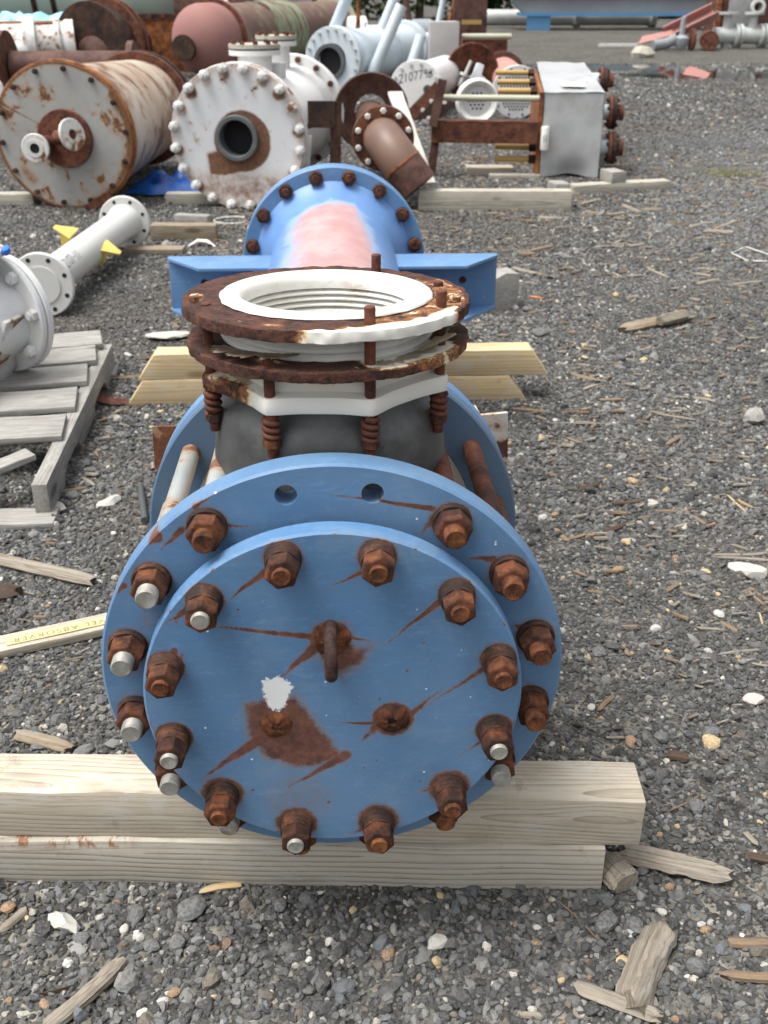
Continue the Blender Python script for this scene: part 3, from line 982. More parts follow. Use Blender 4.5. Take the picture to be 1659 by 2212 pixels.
# side lugs (channel pieces) --------------------------------------------
for s in (-1, 1):
    mb = MB()
    z0, z1 = 0.365, 0.535
    yb, yf = 3.205, 3.045
    t = 0.010
    X0, X1 = 0.17, 0.505
    mb.box(X0, X1, yb - t, yb, z0, z1)                                     # web
    me = mb.mesh('side_lug', 'blue2', bevel=0.002)
    lug = ob('side_lug', me, vessel, (0, -OY, 0), (0, 0, 0), (s, 1, 1))
    pl = [(X0, yb - t - 0.0005), (X1, yb - t - 0.0005), (X1, yb - t - 0.012), (X1 - 0.11, yf), (X0, yf)]
    me = MB().prism(pl, z1 - t, z1, 'Z').mesh('lug_flange', 'blue2', bevel=0.002)
    ob('lug_flange', me, lug)
    me = MB().prism(pl, z0, z0 + t, 'Z').mesh('lug_flange', 'blue2', bevel=0.002)
    ob('lug_flange', me, lug)
    me = MB().lathe([(0.0, 0), (0.011, 0), (0.011, 0.002), (0, 0.002)], 16, 'Y').mesh('bolt_hole', 'nut2')
    ob('bolt_hole', me, lug, (0.40, yb - t - 0.0025, 0.455))

# rusty angle brackets beside the rear flange -----------------------------
MAT['angle_r'] = paint_mat('rusty_white_steel', (0.62, 0.60, 0.56), (0.5, 0.45, 0.4), rust=0.50, scale=16, rough=0.6, hot=(0.15, 0.05, 0.03), dark=(0.05, 0.02, 0.016), halo_amt=0.7)
MAT['angle_l'] = paint_mat('rusty_brown_steel', (0.28, 0.25, 0.21), (0.2, 0.15, 0.11), rust=0.44, scale=16, rough=0.6, hot=(0.26, 0.09, 0.035), dark=(0.06, 0.025, 0.018), halo_amt=0.8)


def angle_iron(mat):
    mb = MB()
    mb.prism([(0, 0), (0.052, 0), (0.052, 0.006), (0.006, 0.006), (0.006, 0.05), (0, 0.05)], 0, 0.33, 'Z')
    return mb.mesh('angle_bracket', mat, bevel=0.001, jitter=0.0006)


ob('angle_bracket', angle_iron('angle_r'), vessel, (0.262, 1.622 - OY, 0.30), (0, rad(-3), rad(4)))['label'] = 'white and rust coloured angle iron on the right of the rear flange'
ob('angle_bracket', angle_iron('angle_l'), vessel, (-0.262, 1.622 - OY, 0.27), (0, rad(10), rad(90)))['label'] = 'brown rusted angle iron on the left of the rear flange'

# lifting eye and plugs on the blind flange --------------------------------
pts = [(0, 0.0, 0.02)]
for i in range(15):
    a = rad(90 - 180 * i / 14)
    pts.append((0, -0.020 - 0.024 * math.cos(a), -0.008 + 0.030 * math.sin(a)))
pts.append((0, 0.0, -0.038))
m_ = MB().tube(pts, 0.0082, 12).mesh('lifting_eye', rust_mat('dark_eye_rust', (0.025, 0.017, 0.016), (0.055, 0.030, 0.025), (0.10, 0.055, 0.042), 50), smooth=50)
eye = ob('lifting_eye', m_, vessel, (-0.002, 1.0755 - OY, AX + 0.092))


def lump(r, h, seed, hole):
    mb = MB()
    rg = random.Random(seed)
    prof_ = [(0.0, -h * (0.1 if hole else 0.8)), (r * 0.22, -h * (0.1 if hole else 0.85)), (r * 0.30, -h), (r * 0.6, -h * 0.8), (r * 0.85, -h * 0.4), (r, 0.0)]
    mb.lathe(prof_, 26, 'Y')
    mb.v = [(x_ * (1 + rg.uniform(-.12, .12)), y_ * (1 + rg.uniform(-.3, .3)), z_ * (1 + rg.uniform(-.12, .12))) for x_, y_, z_ in mb.v]
    return mb.mesh('rusted_plug', 'nut' if hole else 'studrust', smooth=60)


ob('rusted_plug', lump(0.021, 0.006, 1, False), vessel, (-0.075, 1.0752 - OY, AX - 0.039))
ob('rusted_plug', lump(0.022, 0.007, 2, True), vessel, (0.075, 1.0752 - OY, AX - 0.035))
m_ = MB().lathe([(0, -0.0012), (0.0052, -0.0012), (0.0052, 0)], 16, 'Y').mesh('plug_hole', flat_mat('deep_hole', (0.012, 0.010, 0.009), 0.9))
ob('plug_hole', m_, vessel, (0.075, 1.0735 - OY, AX - 0.033))
ob('weld_bead', lump(0.024, 0.005, 5, False), vessel, (-0.002, 1.0752 - OY, AX + 0.090))

# ---- expansion joint on the top nozzle ------------------------------------
JY = 1.337 - OY
prof = [(0.160, 0.600), (0.162, 0.655), (0.1605, 0.690), (0.1585, 0.715), (0.1560, 0.740), (0.1535, 0.760), (0.149, 0.775), (0.140, 0.785), (0.132, 0.795), (0.130, 0.806)]
me = MB().lathe(prof, 96).mesh('top_nozzle', 'frp', smooth=60)
ob('top_nozzle', me, vessel, (0, JY, 0))['label'] = 'dark grey fibreglass nozzle neck under the expansion joint'
me = MB().lathe([(0.159, 0), (0.166, 0.001), (0.168, 0.006), (0.163, 0.010), (0.159, 0.010)], 96, close=True).mesh('nozzle_band', 'frp', smooth=60)
ob('nozzle_band', me, vessel, (0, JY, 0.662))
TH0 = -26.0
JB = [TH0 + 45 * k for k in range(8)]


def jpos(a, r):
    return r * math.sin(rad(a)), JY - r * math.cos(rad(a))


def lobed(zs, seg=192, lob=0.0105):
    """zs: list of (base radius, lobe amount, z)"""
    mb = MB()
    rows = []
    for r0, lb, zz in zs:
        row = []
        for i in range(seg):
            a = 360.0 * i / seg
            dl = ((a - TH0 + 22.5) % 45.0) - 22.5          # 0 at a bolt
            rr_ = r0 * math.cos(rad(22.5)) / math.cos(rad(22.5 - abs(dl))) if lb else r0
            rr_ += lb * math.exp(-(dl / 8.5) ** 2)
            row.append(len(mb.v))
            mb.v.append((rr_ * math.sin(rad(a)), -rr_ * math.cos(rad(a)), zz))
        rows.append(row)
    for A, B in zip(rows[:-1], rows[1:]):
        for i in range(seg):
            j = (i + 1) % seg
            mb.f.append((A[i], A[j], B[j], B[i]))
    A, B = rows[-1], rows[0]
    for i in range(seg):
        j = (i + 1) % seg
        mb.f.append((A[i], A[j], B[j], B[i]))
    return mb


MAT['collar'] = MAT['ringrust']
mb = lobed([(0.125, 0, 0.808), (0.1635, 0.007, 0.808), (0.165, 0.007, 0.810), (0.165, 0.007, 0.826), (0.163, 0.007, 0.829), (0.1475, 0.002, 0.832), (0.1455, 0.0, 0.849), (0.125, 0, 0.849)])
me = mb.mesh('lower_collar', 'ringrust', smooth=45)
co = coords(me)
th = np.degrees(np.arctan2(co[:, 0], -co[:, 1]))
pt = np.where((th > -40) & (th < 150), 0.93, 0.28)
pt = np.where(np.abs(th + 40) < 14, 0.28 + 0.6 * np.clip((th + 47) / 14, 0, 1), pt)
pt = np.where((co[:, 2] > 0.830) & (th > -100), np.maximum(pt, 0.80), pt)
fattr(me, 'paint', pt)
ob('lower_collar', me, vessel, (0, JY, 0))['label'] = 'white painted lobed collar with a rusty left side'


def rust_disc(R, r, t, seed, paintfn, name, ir=None):
    nr, seg = 26, 240
    mb = MB()
    sections = [(r, t / 2)] + [(r + (R - 0.0015 - r) * j / nr, t / 2) for j in range(nr + 1)][1:] + [(R - 0.0004, t / 2 - 0.0010), (R, t * 0.2), (R, -t * 0.2), (R - 0.0004, -t / 2 + 0.0010), (R - 0.002, -t / 2)] + [(r, -t / 2)]
    mb.lathe(sections, seg, close=True)
    me = mb.mesh(name, 'ringrust', smooth=38)
    co = coords(me)
    for i in range(len(co)):
        v = Vector(co[i])
        d = mnoise.fractal(v * 45 + Vector((seed, 0, 0)), 1.0, 2.0, 4) * 0.0016
        rr_ = math.hypot(v.x, v.y)
        if rr_ > R - 0.006:
            e = mnoise.noise(v * 110 + Vector((0, seed, 0))) * 0.0026
            co[i, 0] *= 1 + e / R
            co[i, 1] *= 1 + e / R
        co[i, 2] += d
    me.vertices.foreach_set('co', co.ravel())
    me.update()
    th = np.degrees(np.arctan2(co[:, 0], -co[:, 1]))
    fattr(me, 'paint', paintfn(th, np.hypot(co[:, 0], co[:, 1]), co[:, 2], R))
    return me


def paint_top(th, rr_, zz, R):
    side = (rr_ > R - 0.0065)
    lower = zz < 0.004
    a = np.full(th.shape, -0.05)
    w = np.clip((th + 14) / 12, 0, 1) * np.clip((66 - th) / 12, 0, 1)
    a = np.where(side | (zz < -0.004), np.maximum(a, w * 1.02), a)
    out = np.clip((rr_ - (R - 0.030)) / 0.014, 0, 1)
    a = np.where(~side, np.maximum(a, 0.72 * out * np.clip((th + 2) / 12, 0, 1) * np.clip((90 - th) / 30, 0, 1)), a)
    a = np.maximum(a, 0.42 * np.clip((th - 5) / 25, 0, 1) * np.clip((150 - th) / 30, 0, 1) * (~side))
    a = np.maximum(a, 0.62 * np.clip(1 - np.abs(th + 22) / 12, 0, 1) * np.clip(1 - np.abs(rr_ - 0.165) / 0.014, 0, 1))
    return a


def paint_low(th, rr_, zz, R):
    a = np.full(th.shape, 0.0)
    top = zz > 0.004
    inner = np.clip((R - 0.006 - rr_) / 0.010, 0, 1)
    w = np.clip((th - 12) / 8, 0, 1) * np.clip((75 - th) / 12, 0, 1)
    a = np.where(top, np.maximum(a, w * (0.45 + 0.7 * inner)), a)
    w2 = np.clip(1 - np.abs(th + 28) / 16, 0, 1) * np.clip(1 - np.abs(rr_ - 0.155) / 0.018, 0, 1)
    a = np.where(top, np.maximum(a, w2 * 0.95), a)
    a = np.where(~top, np.maximum(a, 0.40 * np.clip((th - 25) / 15, 0, 1) * np.clip((95 - th) / 15, 0, 1)), a)
    return a


ob('lower_ring', rust_disc(0.185, 0.128, 0.014, 3.3, paint_low, 'lower_ring'), vessel, (0.001, JY, 0.859), (rad(-2.2), 0, 0))['label'] = 'lower rust pitted ring with flaking white paint'
TILT = Euler((rad(-2.4), rad(0.3), 0))
ring1 = ob('upper_ring', rust_disc(0.187, 0.128, 0.0148, 8.1, paint_top, 'upper_ring'), vessel, (0.0, JY, 0.9075), TILT)
ring1['label'] = 'upper rust pitted ring with white paint left on the front rim'
# bellows
prof = []
for i in range(25):
    prof.append((0.1405 - 0.0062 * (0.5 - 0.5 * math.cos(i * pi / 3)) ** 3, 0.862 + 0.042 * i / 24))
me = MB().lathe(prof, 128).mesh('bellows', 'ptfe2', smooth=70)
ob('bellows', me, vessel, (0, JY, 0))
# liner: lip plus ribbed throat
prof = [(0.1385, 0.0005), (0.1375, 0.0035), (0.132, 0.0052), (0.122, 0.0056), (0.114, 0.0040), (0.1095, -0.002), (0.1085, -0.008), (0.1095, -0.015)]
for i in range(1, 49):
    prof.append((0.1090 + 0.0085 * (0.5 - 0.5 * math.cos(i * 2 * pi / 6)) ** 2.0, -0.015 - 0.0014 * i))
prof += [(0.107, -0.088), (0.106, -0.17)]
mb = MB().lathe(prof, 160)
rg = random.Random(4)
for i in range(160):
    d = 1 + mnoise.noise(Vector((i * 0.23, 3, 1))) * 0.018
    for row in (0, 1):
        x_, y_, z_ = mb.v[row * 160 + i]
        mb.v[row * 160 + i] = (x_ * d, y_ * d, z_ - 0.0006)
me = mb.mesh('liner', 'ptfe', smooth=70, recalc=False)
me.flip_normals()
ob('liner', me, vessel, (0, JY, 0.9165), TILT)['label'] = 'white plastic liner with a rolled lip and ribbed throat'
me = MB().lathe([(0, 0), (0.106, 0)], 48).mesh('liner_floor', 'ptfe')
ob('liner_floor', me, vessel, (0, JY, 0.775))


# tie studs with springs
def spring_mesh():
    pts = []
    for i in range(60):
        t = i / 59
        a = t * 2 * pi * 3.3
        pts.append((0.0086 * math.cos(a), 0.0086 * math.sin(a), -0.030 * t))
    return MB().tube(pts, 0.0039, 8).mesh('spring', 'rod', smooth=60)


SPR = spring_mesh()
NJ = MB().lathe([(0, 0), (0.0120, 0), (0.0120, -0.010), (0.0105, -0.012), (0, -0.012)], 6).mesh('nut', 'nut2', bevel=0.001, smooth=30)
hi = {2: 0.950, 1: 0.955, 4: 0.948, 3: 0.923, 6: 0.922, 0: 0.914, 5: 0.914, 7: 0.914}
for k, a in enumerate(JB):
    px, py = jpos(a, 0.160)
    top = {0: 0.88, 1: 0.942, 2: 0.938, 3: 0.918, 4: 0.934, 5: 0.88, 6: 0.88, 7: 0.921}[k]
    bot = 0.748
    me = MB().lathe([(0, bot), (0.0062, bot + 0.001), (0.0068, bot + 0.004), (0.0068, top - 0.001), (0.006, top), (0, top)], 14).mesh('tie_stud', 'rod')
    s_ = ob('tie_stud', me, vessel, (px, py, 0))
    ob('spring', SPR, s_, (0, 0, 0.803), (0, 0, rb.uniform(0, 6)))
    ob('nut', NJ, s_, (0, 0, 0.774))
nub = hexprof(0.017, 0, 0.007).mesh('nut', paint_mat('rust_cream_nut', (0.62, 0.5, 0.32), rust=0.5, scale=40))
for a in (-80, 76):
    px, py = jpos(a, 0.168)
    ob('nut', nub, vessel, (px, py, 0.9175), (rad(90), 0, rad(20)))


def flake(name, pts, width, curl, seed, mat, lift=0.0):
    """ragged curled sheet along pts (local to the vessel), width outwards"""
    rg = random.Random(seed)
    bm = bmesh.new()
    rows = []
    n = len(pts)
    NV = 7
    for i, (p, nrm) in enumerate(pts):
        p, nrm = Vector(p), Vector(nrm).normalized()
        w = width * (0.35 + 0.65 * math.sin(pi * (i + 0.4) / (n - 0.2)) ** 0.6) * (0.85 + 0.75 * mnoise.noise(Vector((i * 0.42, seed * 3.1, 0))) + rg.uniform(-.08, .08))
        row = []
        for j in range(NV):
            t = j / (NV - 1)
            a = curl * t
            off = nrm * (math.sin(a) / max(abs(curl), 1e-3) if curl else t) * w + Vector((0, 0, 1)) * ((1 - math.cos(a)) / max(abs(curl), 1e-3)) * w * (1 if curl > 0 else -1)
            row.append(bm.verts.new(p + off + Vector((0, 0, rg.uniform(-.0006, .0006)))))
        rows.append(row)
    for A, B in zip(rows[:-1], rows[1:]):
        for j in range(NV - 1):
            bm.faces.new((A[j], A[j + 1], B[j + 1], B[j]))
    bmesh.ops.solidify(bm, geom=bm.faces[:], thickness=0.0007)
    me = bpy.data.meshes.new(name)
    bm.to_mesh(me)
    bm.free()
    me.polygons.foreach_set('use_smooth', [True] * len(me.polygons))
    me.set_sharp_from_angle(angle=rad(50))
    me.materials.append(MAT[mat])
    return ob(name, me, vessel)


def arc_pts(a0, a1, r, z0, z1, n, inward=False, down=0.0):
    out = []
    for i in range(n):
        t = i / (n - 1)
        a = a0 + (a1 - a0) * t
        x_, y_ = jpos(a, r)
        nx, ny = math.sin(rad(a)), -math.cos(rad(a))
        out.append(((x_, y_, z0 + (z1 - z0) * t), (nx, ny, down)))
    return out


flake('paint_flake', arc_pts(-60, -12, 0.148, 0.873, 0.884, 40), 0.042, 0.25, 1, 'flake')
flake('paint_flake', arc_pts(-24, 24, 0.168, 0.853, 0.853, 40, down=-0.7), 0.018, -0.6, 2, 'flake')
flake('paint_flake', arc_pts(44, 74, 0.155, 0.874, 0.884, 14), 0.036, 0.7, 3, 'flakew')
flake('paint_flake', arc_pts(58, 84, 0.150, 0.889, 0.893, 12), 0.040, -0.5, 4, 'flakew')
flake('paint_flake', arc_pts(-76, -44, 0.150, 0.842, 0.834, 16, down=-0.25), 0.028, -0.5, 5, 'flakew')
flake('paint_flake', arc_pts(-100, -84, 0.176, 0.856, 0.852, 8, down=-1.2), 0.020, -0.4, 6, 'studrust')
flake('paint_flake', arc_pts(2, 60, 0.150, 0.870, 0.872, 44), 0.026, 0.12, 8, 'flakew')
flake('paint_flake', arc_pts(-44, -18, 0.146, 0.866, 0.868, 14), 0.030, 0.15, 9, 'flakew')
flake('paint_flake', arc_pts(-40, -14, 0.160, 0.9195, 0.9185, 14), 0.018, 0.28, 7, 'flakew')
# ------------------------------------------------------------------ timbers under the vessel
def board(L, w, h, seed=0, mitre=(0, 0), mat='timber', n=10, wob=0.0012, bevel=0.0035):
    """board along local X from 0..L, y 0..w, z 0..h with slightly uneven faces"""
    rg = random.Random(seed)
    mb = MB()
    rows = []
    for i in range(n + 1):
        t = i / n
        row = []
        for (yy, zz) in ((0, 0), (w, 0), (w, h), (0, h)):
            xx = L * t
            if i == 0:
                xx += mitre[0] * (zz / h)
            if i == n:
                xx += mitre[1] * (zz / h)
            row.append(len(mb.v))
            mb.v.append((xx, yy + rg.uniform(-wob, wob), zz + (rg.uniform(-wob, wob) if zz > 0 else 0)))
        rows.append(row)
    for A, B in zip(rows[:-1], rows[1:]):
        for k in range(4):
            mb.f.append((A[k], A[(k + 1) % 4], B[(k + 1) % 4], B[k]))
    mb.f += [tuple(rows[0]), tuple(rows[-1])]
    return mb.mesh('board', mat, smooth=30, bevel=bevel)


def put_board(name, label, x0, y0, x1, y1, w, h, z, mat, seed, mitre=(0, 0), cat='timber', group=None, wob=0.0012, tilt=0):
    """front bottom edge from (x0,y0) to (x1,y1)"""
    L = math.hypot(x1 - x0, y1 - y0)
    o = ob(name, board(L, w, h, seed, mitre, mat, wob=wob, n=max(4, int(L / 0.08))), None, (x0, y0, z), (0, tilt, math.atan2(y1 - y0, x1 - x0)))
    return tag(o, label, cat, group)


put_board('timber_beam', 'upper sawn timber beam under the front of the blue vessel', -0.85, 1.263, 0.464, 1.1745, 0.092, 0.0888, 0.089, 'timber', 1, wob=0.0018)
put_board('timber_beam', 'lower grey timber beam lying on gravel below the front beam', -0.85, 1.252, 0.411, 1.170, 0.093, 0.0885, 0.0, 'timber2s', 2, wob=0.002)
put_board('timber_beam', 'upper fresh pine beam with mitred ends under the far blue flange', -0.668, 3.338, 0.722, 3.335, 0.09, 0.0888, 0.089, 'pine', 3, mitre=(0.062, -0.062))
put_board('timber_beam', 'lower fresh pine beam with mitred ends on the gravel under the far flange', -0.712, 3.334, 0.650, 3.333, 0.09, 0.0885, 0.0, 'pine', 4, mitre=(0.062, -0.062))

# labelled strip -------------------------------------------------------------
strip = put_board('labelled_strip', 'thin timber strip with cream label reading NIVEL ABSORVER upside down', -0.90, 1.772, -0.16, 2.062, 0.062, 0.02, 0.004, 'timber', 6, cat='wood strip')
me = MB().box(0.0, 0.40, 0.0, 0.026, 0.0, 0.0012).mesh('label_tape', 'label')
tape = ob('label_tape', me, strip, (0.216, 0.013, 0.0216))
fc = bpy.data.curves.new('label_text', 'FONT')
fc.body = 'NIVEL ABSORVER'
fc.size = 0.0235
fc.space_character = 1.28
fc.align_x = 'LEFT'
to = bpy.data.objects.new('label_text', fc)
COL.objects.link(to)
bpy.context.view_layer.update()
tme = bpy.data.meshes.new_from_object(to.evaluated_get(bpy.context.evaluated_depsgraph_get()))
bpy.data.objects.remove(to)
tme.materials.clear()
tme.materials.append(flat_mat('label_ink', (0.16, 0.13, 0.07), 0.6))
xs_ = [v_.co.x for v_ in tme.vertices]
ob('label_text', tme, tape, (0.015 + max(xs_), 0.0205, 0.0016), (0, 0, pi))

# pallet ---------------------------------------------------------------------
pal = thing('wooden_pallet', 'broken weathered grey wooden pallet at the left edge', 'pallet', (-0.80, 3.1, 0))


def pboard(name, xa, ya, xb, yb, w, h, z, seed, mat='weather', tilt=0.0):
    L = math.hypot(xb - xa, yb - ya)
    return ob(name, board(L, w, h, seed, (0, 0), mat, wob=0.002), pal, (xa + 0.80, ya - 3.1, z), (0, tilt, math.atan2(yb - ya, xb - xa)))


# stringer with two fork notches, running away from the camera
Ls = 1.20
prof = [(0, 0), (0.20, 0), (0.22, 0.030), (0.27, 0.038), (0.40, 0.038), (0.45, 0.030), (0.47, 0), (0.73, 0), (0.75, 0.030), (0.80, 0.038), (0.93, 0.038), (0.98, 0.030), (1.0, 0), (1.2, 0), (1.2, 0.098), (0, 0.098)]
me = MB().prism([(a, b) for a, b in prof], -0.020, 0.020, 'Y').mesh('stringer', 'weather', bevel=0.002, smooth=30)
ob('stringer', me, pal, (0.015, -0.60, 0.004), (rad(0), 0, rad(92.6)))
ob('stringer', me, pal, (-0.52, -0.63, 0.004), (0, 0, rad(92.6)))
ys = [2.79, 3.02, 3.25, 3.46, 3.63]
for i, y_ in enumerate(ys):
    pboard('deck_board', -1.65, y_ - 0.125 - 0.02 * i, -0.79 - 0.012 * i, y_ + 0.0, 0.175, 0.019, 0.1035 + (0.004 if i == 4 else 0), 20 + i, 'weather')
pboard('deck_board', -1.20, 2.30, -0.82, 2.64, 0.06, 0.018, 0.06, 30, 'weather', tilt=rad(-6))
pboard('bottom_board', -1.5, 2.40, -0.745, 2.44, 0.095, 0.018, -0.002 + 0.004, 31)
pboard('bottom_board', -1.5, 3.55, -0.80, 3.60, 0.10, 0.018, 0.002, 32)

# white vessel on the pallet -----------------------------------------------
MAT['whitep'] = paint_mat('white_paint', (0.70, 0.70, 0.68), (0.74, 0.74, 0.73), rust=0.80, scale=5, rough=0.35, halo_amt=0.4)
MAT['whiter'] = paint_mat('white_paint_rusty', (0.68, 0.68, 0.67), (0.72, 0.72, 0.73), rust=0.60, scale=5.5, rough=0.4, halo=0.08, halo_amt=0.5, hot=(0.30, 0.13, 0.05), dark=(0.07, 0.03, 0.02))
MAT['whitevr'] = paint_mat('white_paint_very_rusty', (0.62, 0.62, 0.60), (0.66, 0.66, 0.66), rust=0.56, scale=8, rough=0.5, halo=0.1, halo_amt=0.65, hot=(0.28, 0.12, 0.045), dark=(0.06, 0.026, 0.018))
MAT['greypaint'] = paint_mat('pale_grey_paint', (0.60, 0.60, 0.57), (0.64, 0.64, 0.62), rust=0.82, scale=5, rough=0.35)
MAT['yellow'] = flat_mat('yellow_paint', (0.66, 0.50, 0.13), 0.45, 0, 0.1, 12)
MAT['bluetape'] = flat_mat('blue_plastic', (0.03, 0.15, 0.55), 0.35, 0, 0.2, 20)
MAT['palewash'] = flat_mat('pale_washer', (0.62, 0.61, 0.57), 0.4, 0.1, 0.1)

DIG = {'0': [[(.5, 0), (.15, .2), (.1, .6), (.35, 1), (.7, .9), (.85, .4), (.5, 0)]], '1': [[(.5, 1), (.42, 0)]], '2': [[(.1, .8), (.4, 1), (.75, .8), (.5, .4), (.05, 0), (.9, .05)]],
       '5': [[(.85, 1), (.3, .97), (.22, .55), (.6, .6), (.8, .3), (.5, 0), (.1, .08)]], '7': [[(.05, .95), (.8, 1), (.35, 0)]], '9': [[(.8, .8), (.5, 1), (.2, .75), (.45, .5), (.8, .75), (.7, 0)]],
       'B': [[(.15, 0), (.2, 1), (.7, .85), (.6, .55), (.2, .52), (.75, .35), (.7, .05), (.15, 0)]], '-': [[(.1, .5), (.8, .5)]]}


def strokes(text, size, thick, fn, adv=0.85, slant=0.0):
    """hand drawn text; fn maps (u, v) to a 3D point on the surface"""
    mb = MB()
    u0 = 0
    for ch in text:
        if ch == ' ':
            u0 += size * 0.5
            continue
        for line in DIG[ch]:
            P = []
            for (a, b), (c, d) in zip(line[:-1], line[1:]):
                for q in range(4):
                    t = q / 4
                    P.append((a + (c - a) * t, b + (d - b) * t))
            P.append(line[-1])
            L = [(u0 + (a * 0.62 + slant * b) * size, b * size) for a, b in P]
            vs, fs = [], []
            for i, (u, v) in enumerate(L):
                j0, j1 = max(i - 1, 0), min(i + 1, len(L) - 1)
                du, dv = L[j1][0] - L[j0][0], L[j1][1] - L[j0][1]
                m = math.hypot(du, dv) or 1
                nu, nv = -dv / m * thick / 2, du / m * thick / 2
                vs += [fn(u + nu, v + nv), fn(u - nu, v - nv)]
                if i:
                    fs.append((2 * i - 2, 2 * i - 1, 2 * i + 1, 2 * i))
            mb.add(vs, fs)
        u0 += size * adv
    return mb.mesh('painted_number', 'black', smooth=0, recalc=False)


def ringbolts(parent, n, bc, y, zc, meshes, name='bolt', phase=0.0, skip=(), xc=0.0):
    for k in range(n):
        if k in skip:
            continue
        a = 2 * pi * (k + 0.5) / n + phase
        ob(name, meshes[k % len(meshes)] if isinstance(meshes, list) else meshes, parent, (xc + bc * math.sin(a), y, zc + bc * math.cos(a)), (0, k * 0.7, 0))


def disc(R, r, t, mat, seg=64, name='flange', bev=None):
    bev = bev or min(0.004, t * 0.2)
    if r > 0:
        p = [(r, 0), (R - bev, 0), (R, bev), (R, t - bev), (R - bev, t), (r, t)]
        return MB().lathe(p, seg, 'Y', close=True).mesh(name, mat, smooth=35)
    p = [(0, 0), (R - bev, 0), (R, bev), (R, t - bev), (R - bev, t), (0, t)]
    return MB().lathe(p, seg, 'Y').mesh(name, mat, smooth=35)


def cyl(R, y0, y1, mat, seg=64, name='shell', cap=True, R2=None, rings=()):
    R2 = R2 or R
    p = [(0, y0)] if cap else []
    p += [(R, y0)]
    for (yy, d) in rings:
        rr_ = R + (R2 - R) * (yy - y0) / (y1 - y0)
        p += [(rr_, yy - 0.02), (rr_ + d, yy - 0.006), (rr_ + d, yy + 0.006), (rr_, yy + 0.02)]
    p += [(R2, y1)]
    p += [(0, y1)] if cap else []
    return MB().lathe(p, seg, 'Y').mesh(name, mat, smooth=35)


wv = thing('white_vessel', 'white vessel marked 210755 standing on the pallet at the left edge', 'vessel', (-1.085, 3.36, 0.0), rad(-33))
zc = 0.318
ob('shell', cyl(0.150, -1.2, -0.012, 'whitep', R2=0.138), wv, (0, 0, zc))
ob('flange', disc(0.192, 0.12, 0.024, 'whitep'), wv, (0, -0.012, zc))
ob('flange', disc(0.192, 0.0, 0.024, 'whitep'), wv, (0, 0.017, zc))
whn = hexprof(0.036, 0, -0.020).mesh('nut', 'whiter', bevel=0.001, smooth=30)
whs = MB().lathe([(0.012, 0), (0.012, -0.028), (0, -0.028)], 12, 'Y').mesh('bolt', 'whiter')
for k in range(8):
    a = rad(-8 + 45 * k)
    b = ob('bolt', whs, wv, (0.166 * math.sin(a), -0.012, zc + 0.166 * math.cos(a)))
    ob('nut', whn, b, (0, -0.001, 0), (0, k, 0))
me = MB().lathe([(0.055, 0), (0.055, 0.11)], 32).mesh('top_nozzle', 'whitep')
ob('top_nozzle', me, wv, (0.03, -0.10, zc + 0.10))
me = MB().lathe([(0.0, 0), (0.098, 0), (0.1, 0.002), (0.1, 0.018), (0.098, 0.02), (0.06, 0.02), (0.055, 0.004), (0, 0.004)], 48).mesh('nozzle_flange', 'whitevr', smooth=35)
nfl = ob('nozzle_flange', me, wv, (0.03, -0.10, zc + 0.211))
for a in (20, 110, 165, 250):
    bm_ = MB()
    rg = random.Random(a)
    ptsb = [(0.104 * math.cos(rad(a + q * 6)), 0.104 * math.sin(rad(a + q * 6)), rg.uniform(0.004, 0.018)) for q in range(6)]
    bm_.tube(ptsb, [0.006, 0.012, 0.014, 0.013, 0.011, 0.004], 8)
    ob('blue_tape', bm_.mesh('blue_tape', 'bluetape', jitter=0.003, seed=a), nfl)
me = MB().box(-0.006, 0.006, -0.10, 0.0, -0.185, 0.05).mesh('support_leg', 'whitevr', bevel=0.001)
ob('support_leg', me, wv, (0.115, -0.03, zc - 0.02), (0, rad(24), rad(12)))
me = MB().box(-0.10, 0.10, -0.05, 0.05, 0, 0.01).mesh('foot_plate', 'whitep', bevel=0.001)
ob('foot_plate', me, wv, (0.05, -0.24, 0.124))


def num_on_cyl(R, y0, a0, sgn=1):
    return lambda u, v: ((R + 0.0012) * math.sin(a0 - v / R), y0 + u, (R + 0.0012) * math.cos(a0 - v / R))


me = strokes('210755', 0.042, 0.004, lambda u, v: ((0.1445 + 0.012 * (-u) * 0) * math.sin(rad(66) - v / 0.144), -0.27 + u * 0.85, 0.1445 * math.cos(rad(66) - v / 0.144)), adv=0.62)
ob('painted_number', me, wv, (0, 0, zc))

# pale pipe with yellow brackets ----------------------------------------------
pp = thing('flanged_pipe', 'pale grey flanged pipe with yellow brackets lying behind the white vessel', 'pipe', (-1.245, 4.40, 0), math.atan2(-(-1.128 + 1.245), 5.72 - 4.40))
zc = 0.140
Lp = math.hypot(0.117, 1.32)
ob('pipe', cyl(0.080, 0, Lp, 'greypaint'), pp, (0, 0, zc))
fl = disc(0.136, 0.079, 0.024, 'greypaint')
f1 = ob('flange', fl, pp, (0, 0.005, zc))
f2 = ob('flange', fl, pp, (0, Lp - 0.02, zc))
ob('weld_neck', cyl(0.079, 0, 0.05, 'greypaint', R2=0.094), pp, (0, Lp - 0.07, zc))
hl = MB().lathe([(0, 0), (0.010, 0), (0.010, 0.001)], 14, 'Y').mesh('bolt_hole', 'black')
for k in range(8):
    a = 2 * pi * (k + .5) / 8
    ob('bolt_hole', hl, f2, (0.112 * math.sin(a), -0.0012, 0.112 * math.cos(a)))
    ob('bolt_hole', hl, f1, (0.112 * math.sin(a), -0.0012, 0.112 * math.cos(a)))
